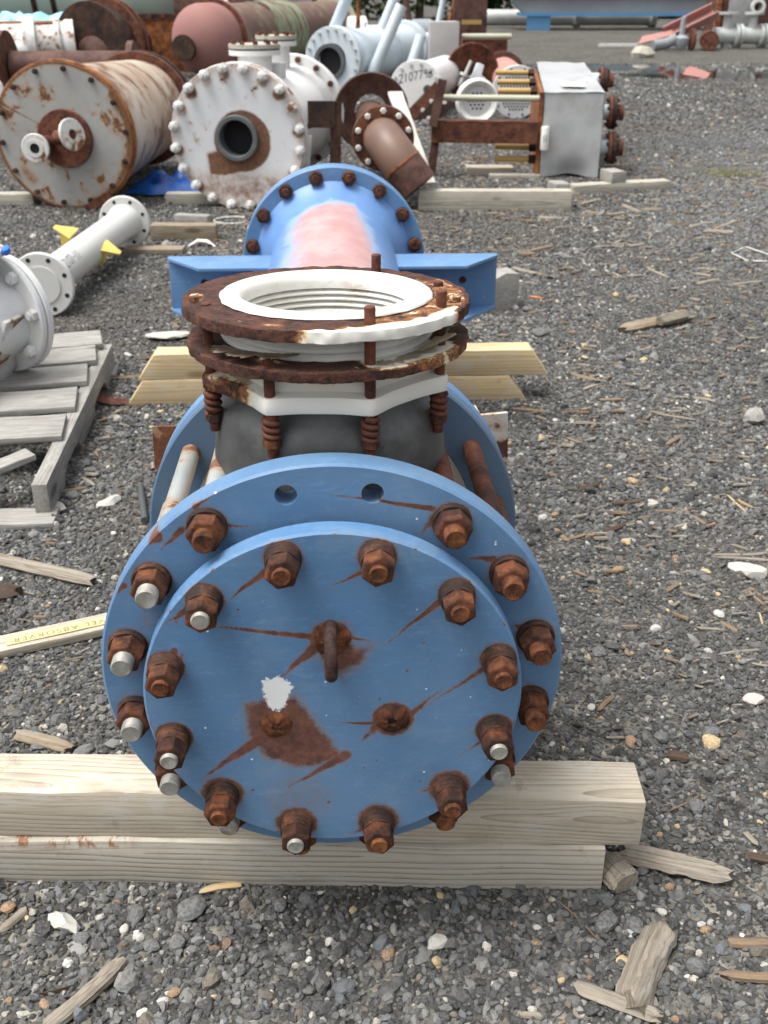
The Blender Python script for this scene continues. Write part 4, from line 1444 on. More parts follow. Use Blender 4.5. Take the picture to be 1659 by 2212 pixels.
for s in (-1, 1):
    mb = MB().prism([(0.07, 0), (0.165, 0.04), (0.165, 0.07), (0.07, 0.13)], 0.0, 0.008, 'Z')
    yb = ob('yellow_bracket', mb.mesh('yellow_bracket', 'yellow', bevel=0.001), pp, (0, 0.60, zc + 0.035), (rad(10), rad(22), 0), (s, 1, 1))
    ob('bracket_web', MB().prism([(0.07, 0), (0.12, 0), (0.10, -0.08), (0.07, -0.08)], 0.02, 0.03, 'Y').mesh('bracket_web', 'yellow'), yb)
me = strokes('2107-11', 0.045, 0.004, lambda u, v: (0.0812 * math.sin(rad(62) - v / 0.08), 0.16 + u, 0.0812 * math.cos(rad(62) - v / 0.08)), adv=0.62)
ob('painted_number', me, pp, (0, 0, zc))

# planks further back -----------------------------------------------------------
put_board('plank', 'brown weathered plank lying against the far flange of the pale pipe', -1.03, 5.88, -0.665, 5.865, 0.09, 0.085, 0.0, 'weather2', 41, cat='plank')
put_board('plank', 'thin pale brown plank lying beneath the pale flanged pipe', -1.12, 5.55, -0.81, 5.535, 0.10, 0.03, 0.0, 'weather2', 42, cat='plank')
put_board('plank', 'short grey wood block on gravel behind the brown plank', -0.965, 6.36, -0.76, 6.30, 0.07, 0.05, 0.0, 'weather', 43, cat='plank')
put_board('plank', 'pale grey plank under the drum with peeling paint', -2.6, 7.02, -1.95, 6.96, 0.10, 0.07, 0.0, 'timber2', 44, cat='plank')
put_board('plank', 'short pale plank between the rusty drum and the white vessel', -1.10, 6.95, -0.62, 6.93, 0.09, 0.07, 0.0, 'timber2', 45, cat='plank')
put_board('timber_beam', 'long pale timber beam lying right of the rusted pipe elbow', 0.52, 6.66, 1.478, 6.615, 0.10, 0.125, 0.0, 'timber2', 46)
put_board('timber_beam', 'long grey timber lying in front of the silver box', 1.62, 7.19, 2.33, 7.36, 0.11, 0.06, 0.0, 'timber2', 47)
put_board('wood_block', 'grey wood block on the gravel below the silver box, at the left timber end', 1.50, 7.24, 1.605, 7.26, 0.16, 0.062, 0.0, 'weather', 48, cat='wood block')
put_board('wood_block', 'grey wood block on the timber below the rusted right flanges', 1.885, 7.255, 1.99, 7.285, 0.17, 0.075, 0.0605, 'weather', 49, cat='wood block')
put_board('plank', 'pale plank lying on the gravel below the rust brown channel', 0.98, 8.05, 1.33, 8.02, 0.16, 0.05, 0.0, 'timber', 50, cat='plank')
put_board('plank', 'thin pale board beneath the lowest yellow tube', 1.13, 7.85, 1.50, 7.83, 0.09, 0.03, 0.0, 'timber2', 51, cat='plank')
put_board('broken_timber', 'splintered white timber end behind the right side lug of the blue vessel', 0.56, 4.36, 0.80, 4.44, 0.13, 0.155, 0.0, 'weather', 52, cat='timber', wob=0.012)
# ------------------------------------------------------------------ scrapped equipment behind
MAT['drumshell'] = paint_mat('streaked_drum_shell', (0.52, 0.49, 0.44), (0.40, 0.32, 0.25), rust=0.47, scale=3.4, rough=0.6, edge=0.14, stretch=(1, 1.5, 1), hot=(0.22, 0.12, 0.075), dark=(0.10, 0.052, 0.036), halo=0.2, halo_amt=0.6)
MAT['drumface'] = paint_mat('drum_face_paint', (0.31, 0.31, 0.30), (0.37, 0.37, 0.355), rust=0.58, scale=7.5, rough=0.55, halo=0.07, halo_amt=0.75, use_attr=True, nscale=16, hot=(0.24, 0.11, 0.04), dark=(0.07, 0.032, 0.02))
MAT['bface'] = paint_mat('white_face_paint', (0.64, 0.65, 0.67), (0.68, 0.69, 0.71), rust=0.61, scale=9, rough=0.45, halo=0.07, halo_amt=0.6, use_attr=True, nscale=15, hot=(0.22, 0.09, 0.035), dark=(0.05, 0.024, 0.018))
MAT['brown'] = rust_mat('brown_rust_skin', (0.055, 0.026, 0.021), (0.095, 0.046, 0.036), (0.14, 0.075, 0.058), 8, rough=0.7, bump=0.2)
MAT['brownred'] = rust_mat('red_brown_rust', (0.045, 0.019, 0.014), (0.115, 0.042, 0.026), (0.19, 0.075, 0.04), 12, bump=0.3)
MAT['orangerust'] = rust_mat('orange_rust', (0.10, 0.035, 0.018), (0.24, 0.085, 0.03), (0.36, 0.16, 0.06), 9, bump=0.3)
MAT['darkrust'] = rust_mat('dark_rust', (0.020, 0.013, 0.011), (0.042, 0.023, 0.018), (0.09, 0.042, 0.024), 9, bump=0.3)
MAT['elbow'] = paint_mat('elbow_rust', (0.145, 0.092, 0.075), (0.20, 0.12, 0.085), rust=0.60, scale=7, rough=0.45, edge=0.2, hot=(0.34, 0.15, 0.05), dark=(0.09, 0.045, 0.03), halo_amt=0.5)
MAT['greylining'] = flat_mat('grey_lining', (0.10, 0.105, 0.11), 0.6, 0, 0.15, 10)
MAT['hole'] = flat_mat('dark_interior', (0.012, 0.012, 0.014), 0.9)
MAT['paleblue'] = paint_mat('pale_blue_paint', (0.54, 0.62, 0.67), (0.62, 0.68, 0.72), rust=0.68, scale=5, rough=0.5, halo_amt=0.4)
MAT['pinkhead'] = paint_mat('pink_primer_head', (0.27, 0.13, 0.115), (0.31, 0.155, 0.135), rust=0.74, scale=3, rough=0.75, halo_amt=0.3)
MAT['mossrust'] = paint_mat('mossy_rust', (0.17, 0.10, 0.085), (0.13, 0.075, 0.06), rust=0.53, scale=3.5, edge=0.12, rough=0.8, stretch=(1, 2.2, 1), hot=(0.24, 0.30, 0.17), dark=(0.15, 0.17, 0.10), halo_amt=0.1)
MAT['mossgreen'] = paint_mat('green_peeling', (0.25, 0.31, 0.20), (0.20, 0.20, 0.13), rust=0.47, scale=3.5, edge=0.12, rough=0.8, stretch=(1, 2.4, 1), hot=(0.17, 0.09, 0.07), dark=(0.12, 0.06, 0.05), halo_amt=0.1)
MAT['teal'] = paint_mat('pale_teal_paint', (0.42, 0.56, 0.50), (0.48, 0.60, 0.53), rust=0.74, scale=3, rough=0.6)
MAT['tarp'] = flat_mat('light_blue_tarp', (0.30, 0.60, 0.72), 0.5, 0, 0.15, 5)
MAT['bluetarp'] = flat_mat('blue_tarp', (0.012, 0.085, 0.34), 0.35, 0, 0.35, 9, 0.3)
MAT['silver'] = flat_mat('aluminium_sheet', (0.47, 0.48, 0.485), 0.36, 0.25, 0.10, 6, 0.15, 0.5, dirt=(0.34, 0.32, 0.28))
MAT['yelpipe'] = paint_mat('yellow_pipe', (0.46, 0.31, 0.10), (0.40, 0.26, 0.08), rust=0.66, scale=9, rough=0.5)
MAT['palepipe'] = paint_mat('pale_green_pipe', (0.45, 0.46, 0.36), (0.40, 0.38, 0.26), rust=0.70, scale=6, rough=0.5)
MAT['perf'] = flat_mat('tube_plate', (0.60, 0.60, 0.60), 0.5, 0.1, 0.08, 8)
MAT['skidblue'] = paint_mat('skid_blue', (0.09, 0.25, 0.46), (0.11, 0.28, 0.48), rust=0.80, scale=2, rough=0.5)
MAT['skidgrey'] = paint_mat('skid_grey', (0.28, 0.31, 0.33), (0.22, 0.23, 0.24), rust=0.66, scale=1.5, rough=0.7, halo_amt=0.3)
MAT['galvpipe'] = flat_mat('galvanised_line', (0.50, 0.52, 0.50), 0.45, 0.3, 0.12, 3)
MAT['pinksheet'] = paint_mat('pink_primed_steel', (0.34, 0.16, 0.14), (0.38, 0.19, 0.165), rust=0.75, scale=3, rough=0.6)
MAT['concrete'] = flat_mat('grey_concrete', (0.30, 0.30, 0.30), 0.9, 0, 0.2, 2)
MAT['greybox'] = flat_mat('grey_cabinet', (0.40, 0.39, 0.38), 0.5, 0.1, 0.06, 3)


def yaw(dx, dy):
    return math.atan2(-dx, dy)


# ---- rusty white drum on the left
dr = thing('storage_drum', 'big white drum with heavy rust and a stub nozzle, left of the blue vessel', 'drum', (-1.672, 6.85, 0), yaw(0.20, 1.6))
ob('shell', cyl(0.405, 0.03, 1.62, 'drumshell', 96, R2=0.345, rings=((0.1, 0.008),)), dr, (0, 0, 0.432))
me = holed_disc(0.432, 0.03, 0.03, 0.0, nr=50, seg=160, solid=True).mesh('end_plate', 'drumface', smooth=30)
co = coords(me)
x, z = co[:, 0], co[:, 2]
rr = np.hypot(x, z)
a_ = np.degrees(np.arctan2(x, z))
ru = 0.75 * np.clip((rr - 0.395) / 0.03, 0, 1) + 0.55 * np.clip((rr - 0.33) / 0.07, 0, 1) * np.clip(np.abs(a_ - 105) < 55, 0, 1)
ru = np.maximum(ru, seg_mask(x, z, [((-0.38, 0.20), (-0.12, 0.06), 0.012, 0.9), ((-0.25, -0.25), (-0.33, -0.12), 0.06, 0.6)]))
fattr(me, 'rust', ru)
fattr(me, 'white', ru * 0)
ob('end_plate', me, dr, (0, 0, 0.432))
ob('rim', disc(0.442, 0.41, 0.05, 'orangerust', 96), dr, (0, 0.012, 0.432))
ob('rear_flange', disc(0.405, 0.3, 0.05, 'brownred', 96), dr, (0, 1.58, 0.43))
ob('rear_flange', disc(0.405, 0.3, 0.05, 'darkrust', 96), dr, (0, 1.68, 0.43))
ob('nozzle_plate', disc(0.172, 0, 0.03, 'brownred'), dr, (0.012, -0.028, 0.425))
noz = ob('nozzle', cyl(0.05, -0.20, 0, 'brownred', 32), dr, (-0.10, -0.02, 0.395))
nfl = ob('nozzle_flange', disc(0.085, 0.035, 0.022, 'whitevr', 40), noz, (0, -0.212, 0))
ob('nozzle_bore', disc(0.052, 0.03, 0.004, 'palewash', 32), nfl, (0, -0.004, 0))
ob('nozzle_bore', disc(0.036, 0, 0.003, 'hole', 32), nfl, (0, 0.003, 0))
br = ob('branch', cyl(0.045, -0.13, 0, 'brownred', 32), dr, (0.0, -0.10, 0.44), (rad(-12), 0, rad(62)))
ob('branch_flange', disc(0.095, 0.03, 0.02, 'whitevr', 40), br, (0, -0.14, 0))
bm1 = MB().lathe([(0.016, 0), (0.016, -0.02), (0, -0.024)], 8, 'Y').mesh('bolt', 'darkrust')
for k in range(14):
    a = 2 * pi * (k + 0.3) / 14
    ob('bolt', bm1, dr, (0.395 * math.sin(a), -0.001, 0.432 + 0.395 * math.cos(a)))
me = MB().box(-0.09, 0.09, -0.035, 0.0, 0, 0.05).mesh('foot_clip', 'brownred')
ob('foot_clip', me, dr, (0.20, -0.02, 0.03), (0, rad(-28), 0))

# ---- white exchanger in the middle
we = thing('white_exchanger', 'white bolted exchanger with a round grey opening and rust below it', 'exchanger', (-0.597, 6.78, 0), yaw(0.30, 1.5))
zc = 0.43
me = holed_disc(0.425, 0.135, 0.035, 0.0, nr=48, seg=180).mesh('end_plate', 'bface', smooth=30)
co = coords(me)
x, z = co[:, 0], co[:, 2]
rr = np.hypot(x, z)
ru = 1.0 * disc_mask(x, z, 0.03, -0.02, 0.165, 0.03)
for q_ in range(20):
    aq = 2 * pi * (q_ + 0.5) / 20
    ru = np.maximum(ru, (0.35 + 0.35 * ((q_ * 7) % 5) / 4) * disc_mask(x, z, 0.39 * math.sin(aq), 0.39 * math.cos(aq) - 0.02, 0.03, 0.03))
ru = np.maximum(ru, 0.95 * poly_mask(x, z, [(-0.20, -0.10), (0.0, -0.03), (0.15, 0.0), (0.16, -0.12), (0.05, -0.19), (-0.1, -0.23), (-0.19, -0.22)], 0.03))
ru = np.maximum(ru, 0.50 * np.clip((-0.14 - z) / 0.10, 0, 1))
ru = np.maximum(ru, 0.44 * np.clip((rr - 0.33) / 0.06, 0, 1))
fattr(me, 'rust', ru)
fattr(me, 'white', ru * 0)
ob('end_plate', me, we, (0, 0, zc))['label'] = 'white bolted end plate with a rust patch round its opening'
ob('mating_flange', disc(0.43, 0.3, 0.05, 'whitevr', 96), we, (0, 0.038, zc))
ob('opening_liner', MB().lathe([(0.105, 0.12), (0.105, -0.03), (0.11, -0.036), (0.130, -0.036), (0.136, -0.03), (0.136, 0.05)], 64, 'Y').mesh('opening_liner', 'greylining'), we, (0.0, 0, zc))
ob('opening_dark', disc(0.106, 0, 0.008, 'hole'), we, (0, 0.066, zc))
cap = MB().lathe([(0.030, 0), (0.030, -0.010), (0, -0.010)], 14, 'Y').lathe([(0.028, -0.010), (0.028, -0.040), (0.024, -0.044), (0, -0.044)], 6, 'Y').lathe([(0.014, -0.044), (0.014, -0.078), (0, -0.080)], 10, 'Y')
capm = [cap.mesh('bolt', 'whitep'), cap.mesh('bolt', 'whiter'), cap.mesh('bolt', 'whitep'), cap.mesh('bolt', 'whitevr')]
ringbolts(we, 20, 0.402, -0.001, zc, capm)
ob('shell', cyl(0.335, 0.088, 1.42, 'whitep', 96, rings=((1.1, 0.006),)), we, (0, 0, zc))
ob('rear_flange', disc(0.40, 0.3, 0.04, 'whitep', 96), we, (0, 1.40, zc))
ob('rear_flange', disc(0.40, 0.0, 0.04, 'whiter', 96), we, (0, 1.45, zc))
rb_ = MB().lathe([(0.022, 0), (0.022, -0.02), (0, -0.02)], 6, 'Y').mesh('bolt', 'brownred')
ringbolts(we, 16, 0.368, 1.398, zc, rb_)
for (yy, R_, h0, h1) in ((0.50, 0.165, 0.80, 0.872), (1.06, 0.140, 0.80, 0.90)):
    n_ = ob('nozzle', MB().lathe([(R_ * 0.66, 0), (R_ * 0.66, h1 - 0.70)], 40).mesh('nozzle', 'whitep'), we, (0, yy, 0.70))
    ob('nozzle_flange', MB().lathe([(0.02, 0), (R_, 0), (R_, 0.030), (0.02, 0.030)], 48).mesh('nozzle_flange', 'whitep', bevel=0), n_, (0, 0, h1 - 0.70))
    ob('nozzle_gasket', MB().lathe([(0, 0), (R_ * 0.97, 0), (R_ * 0.97, 0.010), (0, 0.010)], 48).mesh('nozzle_gasket', 'greylining'), n_, (0, 0, h1 - 0.70 + 0.0305))
    ob('nozzle_cover', MB().lathe([(0, 0), (R_, 0), (R_, 0.024), (0, 0.024)], 48).mesh('nozzle_cover', 'timber2'), n_, (0, 0, h1 - 0.70 + 0.041))
    nbm = MB().lathe([(0.016, 0), (0.016, 0.02), (0, 0.02)], 6).mesh('nut', 'brownred')
    for k in range(10):
        a = 2 * pi * k / 10
        ob('nut', nbm, n_, (R_ * 0.84 * math.cos(a), R_ * 0.84 * math.sin(a), h1 - 0.70 + 0.0655))
me = MB().box(-0.04, 0.04, -0.05, 0.05, 0, 0.09).mesh('name_plate', 'whitep', bevel=0.004)
ob('name_plate', me, we, (0.12, 0.62, 0.73))
# saddle beside the shell
sad = ob('saddle', MB().box(-0.10, 0.10, -0.008, 0.008, 0, 0.29).mesh('saddle', 'whitep', bevel=0.003), we, (0.245, 0.42, 0.12), (0, rad(6), rad(6)))
hm = MB().lathe([(0, 0), (0.022, 0), (0.022, 0.003), (0, 0.003)], 16, 'Y').mesh('saddle_hole', 'hole')
ob('saddle_hole', hm, sad, (0.05, -0.0115, 0.20))
ob('saddle_hole', hm, sad, (0.04, -0.0115, 0.06))
ob('saddle_rib', MB().box(-0.09, 0.08, -0.06, -0.0085, 0.115, 0.125).mesh('saddle_rib', 'whitep'), sad)
rs = thing('rusty_bracket', 'rust brown steel bracket frame standing right of the white exchanger', 'bracket', (-0.16, 7.02, 0), rad(-8))
ob('bracket_plate', MB().box(-0.005, 0.17, -0.008, 0.0, 0.46, 0.62).mesh('bracket_plate', 'darkrust'), rs)
ob('bracket_post', MB().box(0.10, 0.17, 0.0005, 0.01, 0, 0.62).mesh('bracket_post', 'darkrust'), rs, (0.02, 0, 0), (0, rad(2), 0))
ob('bracket_post', MB().box(-0.02, 0.0, -0.03, 0.0, 0, 0.46).mesh('bracket_post', 'brownred'), rs, (-0.10, 0.0, 0.0), (0, rad(-8), 0))
ob('bracket_bar', MB().box(-0.18, 0.02, -0.02, 0.0, -0.015, 0.015).mesh('bracket_bar', 'darkrust'), rs, (0.0, -0.009, 0.47), (0, rad(-18), 0))

# ---- brown elbow and bell
el = thing('pipe_elbow', 'rust brown bolted pipe elbow with a wide bell behind the blue vessel', 'pipe elbow', (0.311, 6.95, 0), yaw(-0.043, 1.25))
zc = 0.398
ob('flange', disc(0.198, 0.1, 0.032, 'brownred'), el, (0, 0, zc))
ob('flange', disc(0.198, 0.1, 0.032, 'darkrust'), el, (0, 0.035, zc))
hb = MB().lathe([(0.021, 0), (0.021, -0.014), (0.016, -0.019), (0, -0.019)], 6, 'Y').mesh('bolt', 'palewash', bevel=0.001)
ringbolts(el, 10, 0.168, -0.001, zc, hb, phase=0.31)
pts, rr_ = [], []
for i in range(18):
    t = i / 17
    a = t * rad(78)
    ux, uz = 0.62, -0.78
    d = 0.21
    fwd = -d * math.sin(a)
    off = d * (1 - math.cos(a))
    pts.append((ux * off, fwd * 1.0 - 0.002, zc + uz * off))
last = Vector(pts[-1])
dv = (Vector(pts[-1]) - Vector(pts[-2])).normalized()
ob('elbow', MB().tube(pts, 0.128, 40).mesh('elbow', 'elbow', smooth=60), el)
ob('elbow_tail', MB().tube([last + dv * 0.002, last + dv * 0.10, last + dv * 0.17], [0.1275, 0.126, 0.126], 40).mesh('elbow_tail', 'brown', smooth=60), el)
ob('weld_ring', MB().tube([last - dv * 0.006, last + dv * 0.006], [0.131, 0.131], 40).mesh('weld_ring', 'orangerust', smooth=60), el)
ob('neck', cyl(0.118, 0.067, 1.2, 'brown', 48), el, (0, 0, zc))
ob('bell', MB().lathe([(0.119, 1.18), (0.15, 1.185), (0.245, 1.12), (0.268, 1.11), (0.276, 1.125), (0.272, 1.155), (0.20, 1.22), (0.119, 1.24)], 72, 'Y').mesh('bell', 'brown', smooth=60), el, (0, 0, 0.44))
put = MB().box(0, 0.62, -0.035, 0.035, 0, 0.022)
_a, _b = Vector((0.36, 7.45, 0.62)), Vector((0.545, 6.88, 0.12))
lp = ob('leaning_board', board((_b - _a).length, 0.10, 0.022, 61, mat='whitewood', wob=0.003), None, _a, (_b - _a).to_track_quat('X', 'Z').to_euler())
tag(lp, 'split white board leaning against the brown pipe elbow', 'board')

# ---- blue tarp between drum and exchanger
mb = MB()
nx_, ny_ = 26, 14
for j in range(ny_):
    for i in range(nx_):
        u, v = i / (nx_ - 1), j / (ny_ - 1)
        edge = min(u, 1 - u, v, 1 - v) * 4
        h = 0.02 + 0.16 * min(1, edge) * (0.55 + 0.9 * mnoise.fractal(Vector((u * 5, v * 4, 2)), 1.0, 2.0, 4)) * (0.35 + 0.65 * v)
        mb.v.append((-1.42 + 0.78 * u, 7.22 + 0.55 * v + 0.05 * mnoise.noise(Vector((u * 6, v * 6, 0))), max(0.012, h)))
for j in range(ny_ - 1):
    for i in range(nx_ - 1):
        mb.f.append((j * nx_ + i, j * nx_ + i + 1, (j + 1) * nx_ + i + 1, (j + 1) * nx_ + i))
me = mb.mesh('blue_tarpaulin', 'bluetarp', smooth=70, recalc=False)
tag(ob('blue_tarpaulin', me), 'crumpled dark blue tarpaulin on the ground between drum and white exchanger', 'tarpaulin')

# ---- pale blue exchanger
pb = thing('pale_blue_exchanger', 'pale blue exchanger with four pipe legs sticking up behind the brown bell', 'exchanger', (-0.025, 14.6, 0), yaw(1.20, 2.6))
zc = 0.41
ob('end_flange', disc(0.39, 0.19, 0.05, 'paleblue'), pb, (0, 0, zc))
ob('end_flange', disc(0.39, 0.25, 0.05, 'paleblue'), pb, (0, 0.10, zc))
ob('opening_liner', MB().lathe([(0.17, 0.1), (0.17, -0.04), (0.215, -0.04), (0.215, 0.0)], 48, 'Y').mesh('opening_liner', 'greylining'), pb, (-0.03, 0, zc - 0.03))
ob('opening_dark', disc(0.172, 0, 0.01, 'hole'), pb, (-0.03, 0.03, zc - 0.03))
pbb = MB().lathe([(0.018, 0), (0.018, -0.04), (0, -0.04)], 8, 'Y').mesh('bolt', 'galvpipe')
ringbolts(pb, 18, 0.345, -0.001, zc, pbb)
ob('shell', cyl(0.33, 0.15, 2.45, 'paleblue', 64, rings=((0.25, 0.02), (1.7, 0.015))), pb, (0, 0, zc))
ob('rear_flange', disc(0.39, 0, 0.05, 'paleblue'), pb, (0, 2.46, zc))
ob('rear_flange', disc(0.39, 0, 0.05, 'paleblue'), pb, (0, 2.56, zc))
for (p0, p1) in (((-0.30, 0.45, zc + 0.1), (0.22, 0.40, zc + 1.05)), ((0.05, 1.45, zc + 0.2), (0.30, 1.5, zc + 0.75)), ((0.33, 0.35, zc - 0.35), (0.72, 0.6, zc + 0.62)), ((0.50, 1.4, zc - 0.3), (0.62, 1.6, zc + 0.22))):
    ob('pipe_leg', MB().tube([p0, p1], 0.075, 20).mesh('pipe_leg', 'paleblue'), pb)

# ---- pink head vessel with mossy shells
pv = thing('pink_vessel', 'pink primed domed vessel with a dark round nozzle and mossy green shell', 'vessel', (-1.96, 17.2, 0), yaw(1.35, 3.6))
zc = 0.53
hp = [(0.0, -0.34)] + [(0.5 * math.sin(rad(a)), -0.34 * math.cos(rad(a))) for a in range(8, 91, 8)] + [(0.5, 0.3)]
ob('domed_head', MB().lathe(hp, 64, 'Y').mesh('domed_head', 'pinkhead', smooth=60), pv, (0, 0, zc))
nz = ob('nozzle', cyl(0.165, -0.12, 0.2, 'darkrust', 40), pv, (-0.13, -0.30, zc - 0.10))
ob('nozzle_face', disc(0.185, 0, 0.03, 'darkrust'), nz, (0, -0.125, 0))
ob('flange', disc(0.555, 0.4, 0.05, 'brownred', 72), pv, (0, 0.31, zc))
ob('flange', disc(0.555, 0.4, 0.05, 'pinkhead', 72), pv, (0, 0.38, zc))
ob('shell', cyl(0.48, 0.43, 1.75, 'mossrust', 64), pv, (0, 0, zc))
ob('shell', cyl(0.50, 1.80, 3.0, 'mossgreen', 64), pv, (0, 0, zc))
ob('shell', cyl(0.46, 3.05, 5.4, 'mossrust', 64), pv, (0, 0, zc))
ob('end_flange', disc(0.54, 0, 0.08, 'palepipe', 64), pv, (0, 5.4, zc))

# ---- dark disc vessel, far left
dv_ = thing('dark_vessel', 'dark rusted vessel end with a wide disc, behind the rusty drum', 'vessel', (-3.10, 14.6, 0), yaw(0.9, 2.4))
zc = 0.57
ob('end_disc', disc(0.52, 0, 0.04, 'darkrust', 72), dv_, (0, 0, zc))
ob('hub', MB().lathe([(0.0, -0.10), (0.10, -0.10), (0.16, -0.06), (0.24, -0.01), (0.24, 0)], 40, 'Y').mesh('hub', 'brown', smooth=50), dv_, (0.03, 0, zc - 0.12))
ob('shell', cyl(0.46, 0.05, 0.5, 'darkrust', 64), dv_, (0, 0, zc))
ob('rear_flange', disc(0.56, 0.3, 0.05, 'brownred', 72), dv_, (0, 0.35, zc))
ob('rear_flange', disc(0.56, 0.3, 0.05, 'brownred', 72), dv_, (0, 0.47, zc))
ob('valve', MB().lathe([(0.0, -0.2), (0.07, -0.2), (0.07, -0.16), (0.04, -0.16), (0.04, 0), (0, 0)], 24, 'Y').mesh('valve', 'galvpipe'), dv_, (0.02, -0.10, zc - 0.16))
ob('chute', MB().box(0, 0.3, -0.16, 0, 0, 0.03).mesh('chute', 'darkrust'), dv_, (0.12, -0.04, zc - 0.15), (0, rad(12), 0))

# ---- brown pipe behind the drum
bp = thing('brown_pipe', 'thick brown pipe lying level behind the rusty drum at the left', 'pipe', (-2.72, 9.5, 0), 0)
ob('pipe', MB().lathe([(0, 0), (0.128, 0), (0.128, 1.02), (0, 1.02)], 40, 'X').mesh('pipe', 'brown', smooth=40), bp, (0.05, 0, 0.655))
ob('end_flange', MB().lathe([(0, 0), (0.34, 0), (0.34, 0.05), (0, 0.05)], 48, 'X').mesh('end_flange', 'brownred', smooth=40), bp, (-0.02, 0, 0.60))
ob('end_flange', MB().lathe([(0, 0), (0.24, 0), (0.24, 0.05), (0, 0.05)], 48, 'X').mesh('end_flange', 'brown', smooth=40), bp, (1.02, 0, 0.62))
ob('pipe_stand', MB().box(-0.12, 0.0, -0.2, 0.2, 0, 0.5).mesh('pipe_stand', 'brownred'), bp, (0.0, 0.05, 0))
ob('pipe_stand', MB().box(-0.1, 0.0, -0.15, 0.15, 0, 0.53).mesh('pipe_stand', 'darkrust'), bp, (0.95, 0.05, 0))
wn_ = ob('white_nozzle', MB().lathe([(0.05, 0), (0.05, -0.12), (0.08, -0.12), (0.085, -0.13), (0.085, -0.15), (0.08, -0.16), (0.045, -0.16), (0.045, 0)], 32, 'Y').mesh('white_nozzle', 'whiter', smooth=40), bp, (-0.03, -0.22, 0.52))
ob('nozzle_bore', disc(0.046, 0, 0.005, 'hole', 24), wn_, (0, -0.1, 0))

# ---- white valve, brown cylinder and teal tank at the far left
vl = thing('white_valve', 'white rust stained valve body above the brown pipe', 'valve', (-3.35, 12.3, 0), rad(12))
ob('valve_body', MB().lathe([(0, -0.5), (0.20, -0.5), (0.20, -0.1), (0.26, -0.1), (0.26, 0.02), (0.19, 0.02), (0.19, 0.22), (0.25, 0.22), (0.25, 0.27), (0.21, 0.30), (0.24, 0.34), (0.24, 0.42), (0, 0.42)], 40, 'X').mesh('valve_body', 'whitevr', smooth=40), vl, (0.15, 0, 0.70))
ob('valve_dome', MB().lathe([(0.2, 0), (0.19, 0.08), (0.12, 0.14), (0, 0.16)], 32).mesh('valve_dome', 'whiter', smooth=50), vl, (-0.1, -0.3, 0.60))
ob('valve_stand', MB().box(-0.3, 0.4, -0.15, 0.15, 0, 0.48).mesh('valve_stand', 'darkrust'), vl, (0, 0, 0))
bc_ = thing('rusted_gearbox', 'rust brown ribbed cylinder with bolts behind the white valve', 'cylinder', (-3.75, 14.4, 0), 0)
ob('cylinder', MB().lathe([(0.42, 0), (0.42, 0.8), (0.46, 0.8), (0.46, 0.86), (0, 0.86)], 48).mesh('cylinder', 'orangerust', smooth=40), bc_)
rbm = MB().box(-0.03, 0.03, -0.04, 0.02, 0, 0.34).mesh('rib', 'brownred')
for k in range(16):
    a = 2 * pi * k / 16
    ob('rib', rbm, bc_, (0.44 * math.cos(a), 0.44 * math.sin(a), 0.48), (0, 0, a + pi / 2))
tk = thing('teal_tank', 'long pale teal tank lying along the top left of the yard', 'tank', (-5.4, 22.0, 0), 0)
ob('tank_shell', MB().lathe([(0, -2.4), (0.6, -2.35), (0.8, -2.1), (0.8, 2.3), (0.6, 2.55), (0, 2.6)], 56, 'X').mesh('tank_shell', 'teal', smooth=50), tk, (0, 0, 1.25))
ob('cradle', MB().box(-1.6, 2.3, -0.75, 0.75, 0, 0.72).mesh('cradle', 'brown'), tk)
ob('band', MB().lathe([(0.81, 0), (0.81, 0.10)], 56, 'X').mesh('band', 'darkrust'), tk, (-0.1, 0, 1.25))
ob('band', MB().lathe([(0.81, 0), (0.81, 0.10)], 56, 'X').mesh('band', 'darkrust'), tk, (0.25, 0, 1.25))
for k, (xx, zz) in enumerate(((1.0, 0.85), (1.55, 0.82), (-1.3, 0.88))):
    ob('tank_nozzle', MB().lathe([(0.07, 0), (0.07, -0.16), (0.13, -0.16), (0.13, -0.22), (0, -0.22)], 20, 'Y').mesh('tank_nozzle', 'galvpipe'), tk, (xx, -0.72, zz))
for k, (x0, y0, z0, L_, W_) in enumerate(((-5.6, 19.2, 0.80, 1.3, 0.5), (-4.55, 19.4, 0.86, 0.8, 0.5))):
    mb = MB()
    for j in range(10):
        for i in range(18):
            u, v = i / 17, j / 9
            mb.v.append((L_ * u, W_ * v, -0.28 * (1 - v) ** 2 + 0.16 * mnoise.fractal(Vector((u * 4 + k * 5, v * 3, k)), 1, 2, 4)))
    for j in range(9):
        for i in range(17):
            mb.f.append((j * 18 + i, j * 18 + i + 1, (j + 1) * 18 + i + 1, (j + 1) * 18 + i))
    cr = thing('covered_crate', ('light blue sheet draped over a crate below the teal tank, the larger one' if k == 0 else 'light blue sheet draped over a crate above the dark disc, the smaller one'), 'crate', (x0, y0, 0), 0)
    ob('sheet', mb.mesh('sheet', 'tarp', smooth=70, recalc=False), cr, (0, 0, z0))
    ob('crate', MB().box(0.06, L_ - 0.06, 0.06, W_, 0, z0 - 0.24).mesh('crate', 'brown'), cr)
of = thing('steel_skid', 'orange rust steel box frame behind the pink vessel head', 'frame', (-3.1, 18.3, 0), 0)
ob('frame_body', MB().box(0, 1.35, 0, 0.5, 0, 0.78).mesh('frame_body', 'orangerust', bevel=0.01), of)
ob('top_rail', MB().box(-0.4, 1.5, -0.03, 0.1, 0.785, 0.86).mesh('top_rail', 'darkrust'), of)
tb = MB().box(-0.04, 0.04, -0.05, 0.0, 0, 0.05).mesh('lug', 'brownred')
for k in range(8):
    ob('lug', tb, of, (-0.2 + 0.2 * k, -0.031, 0.80))
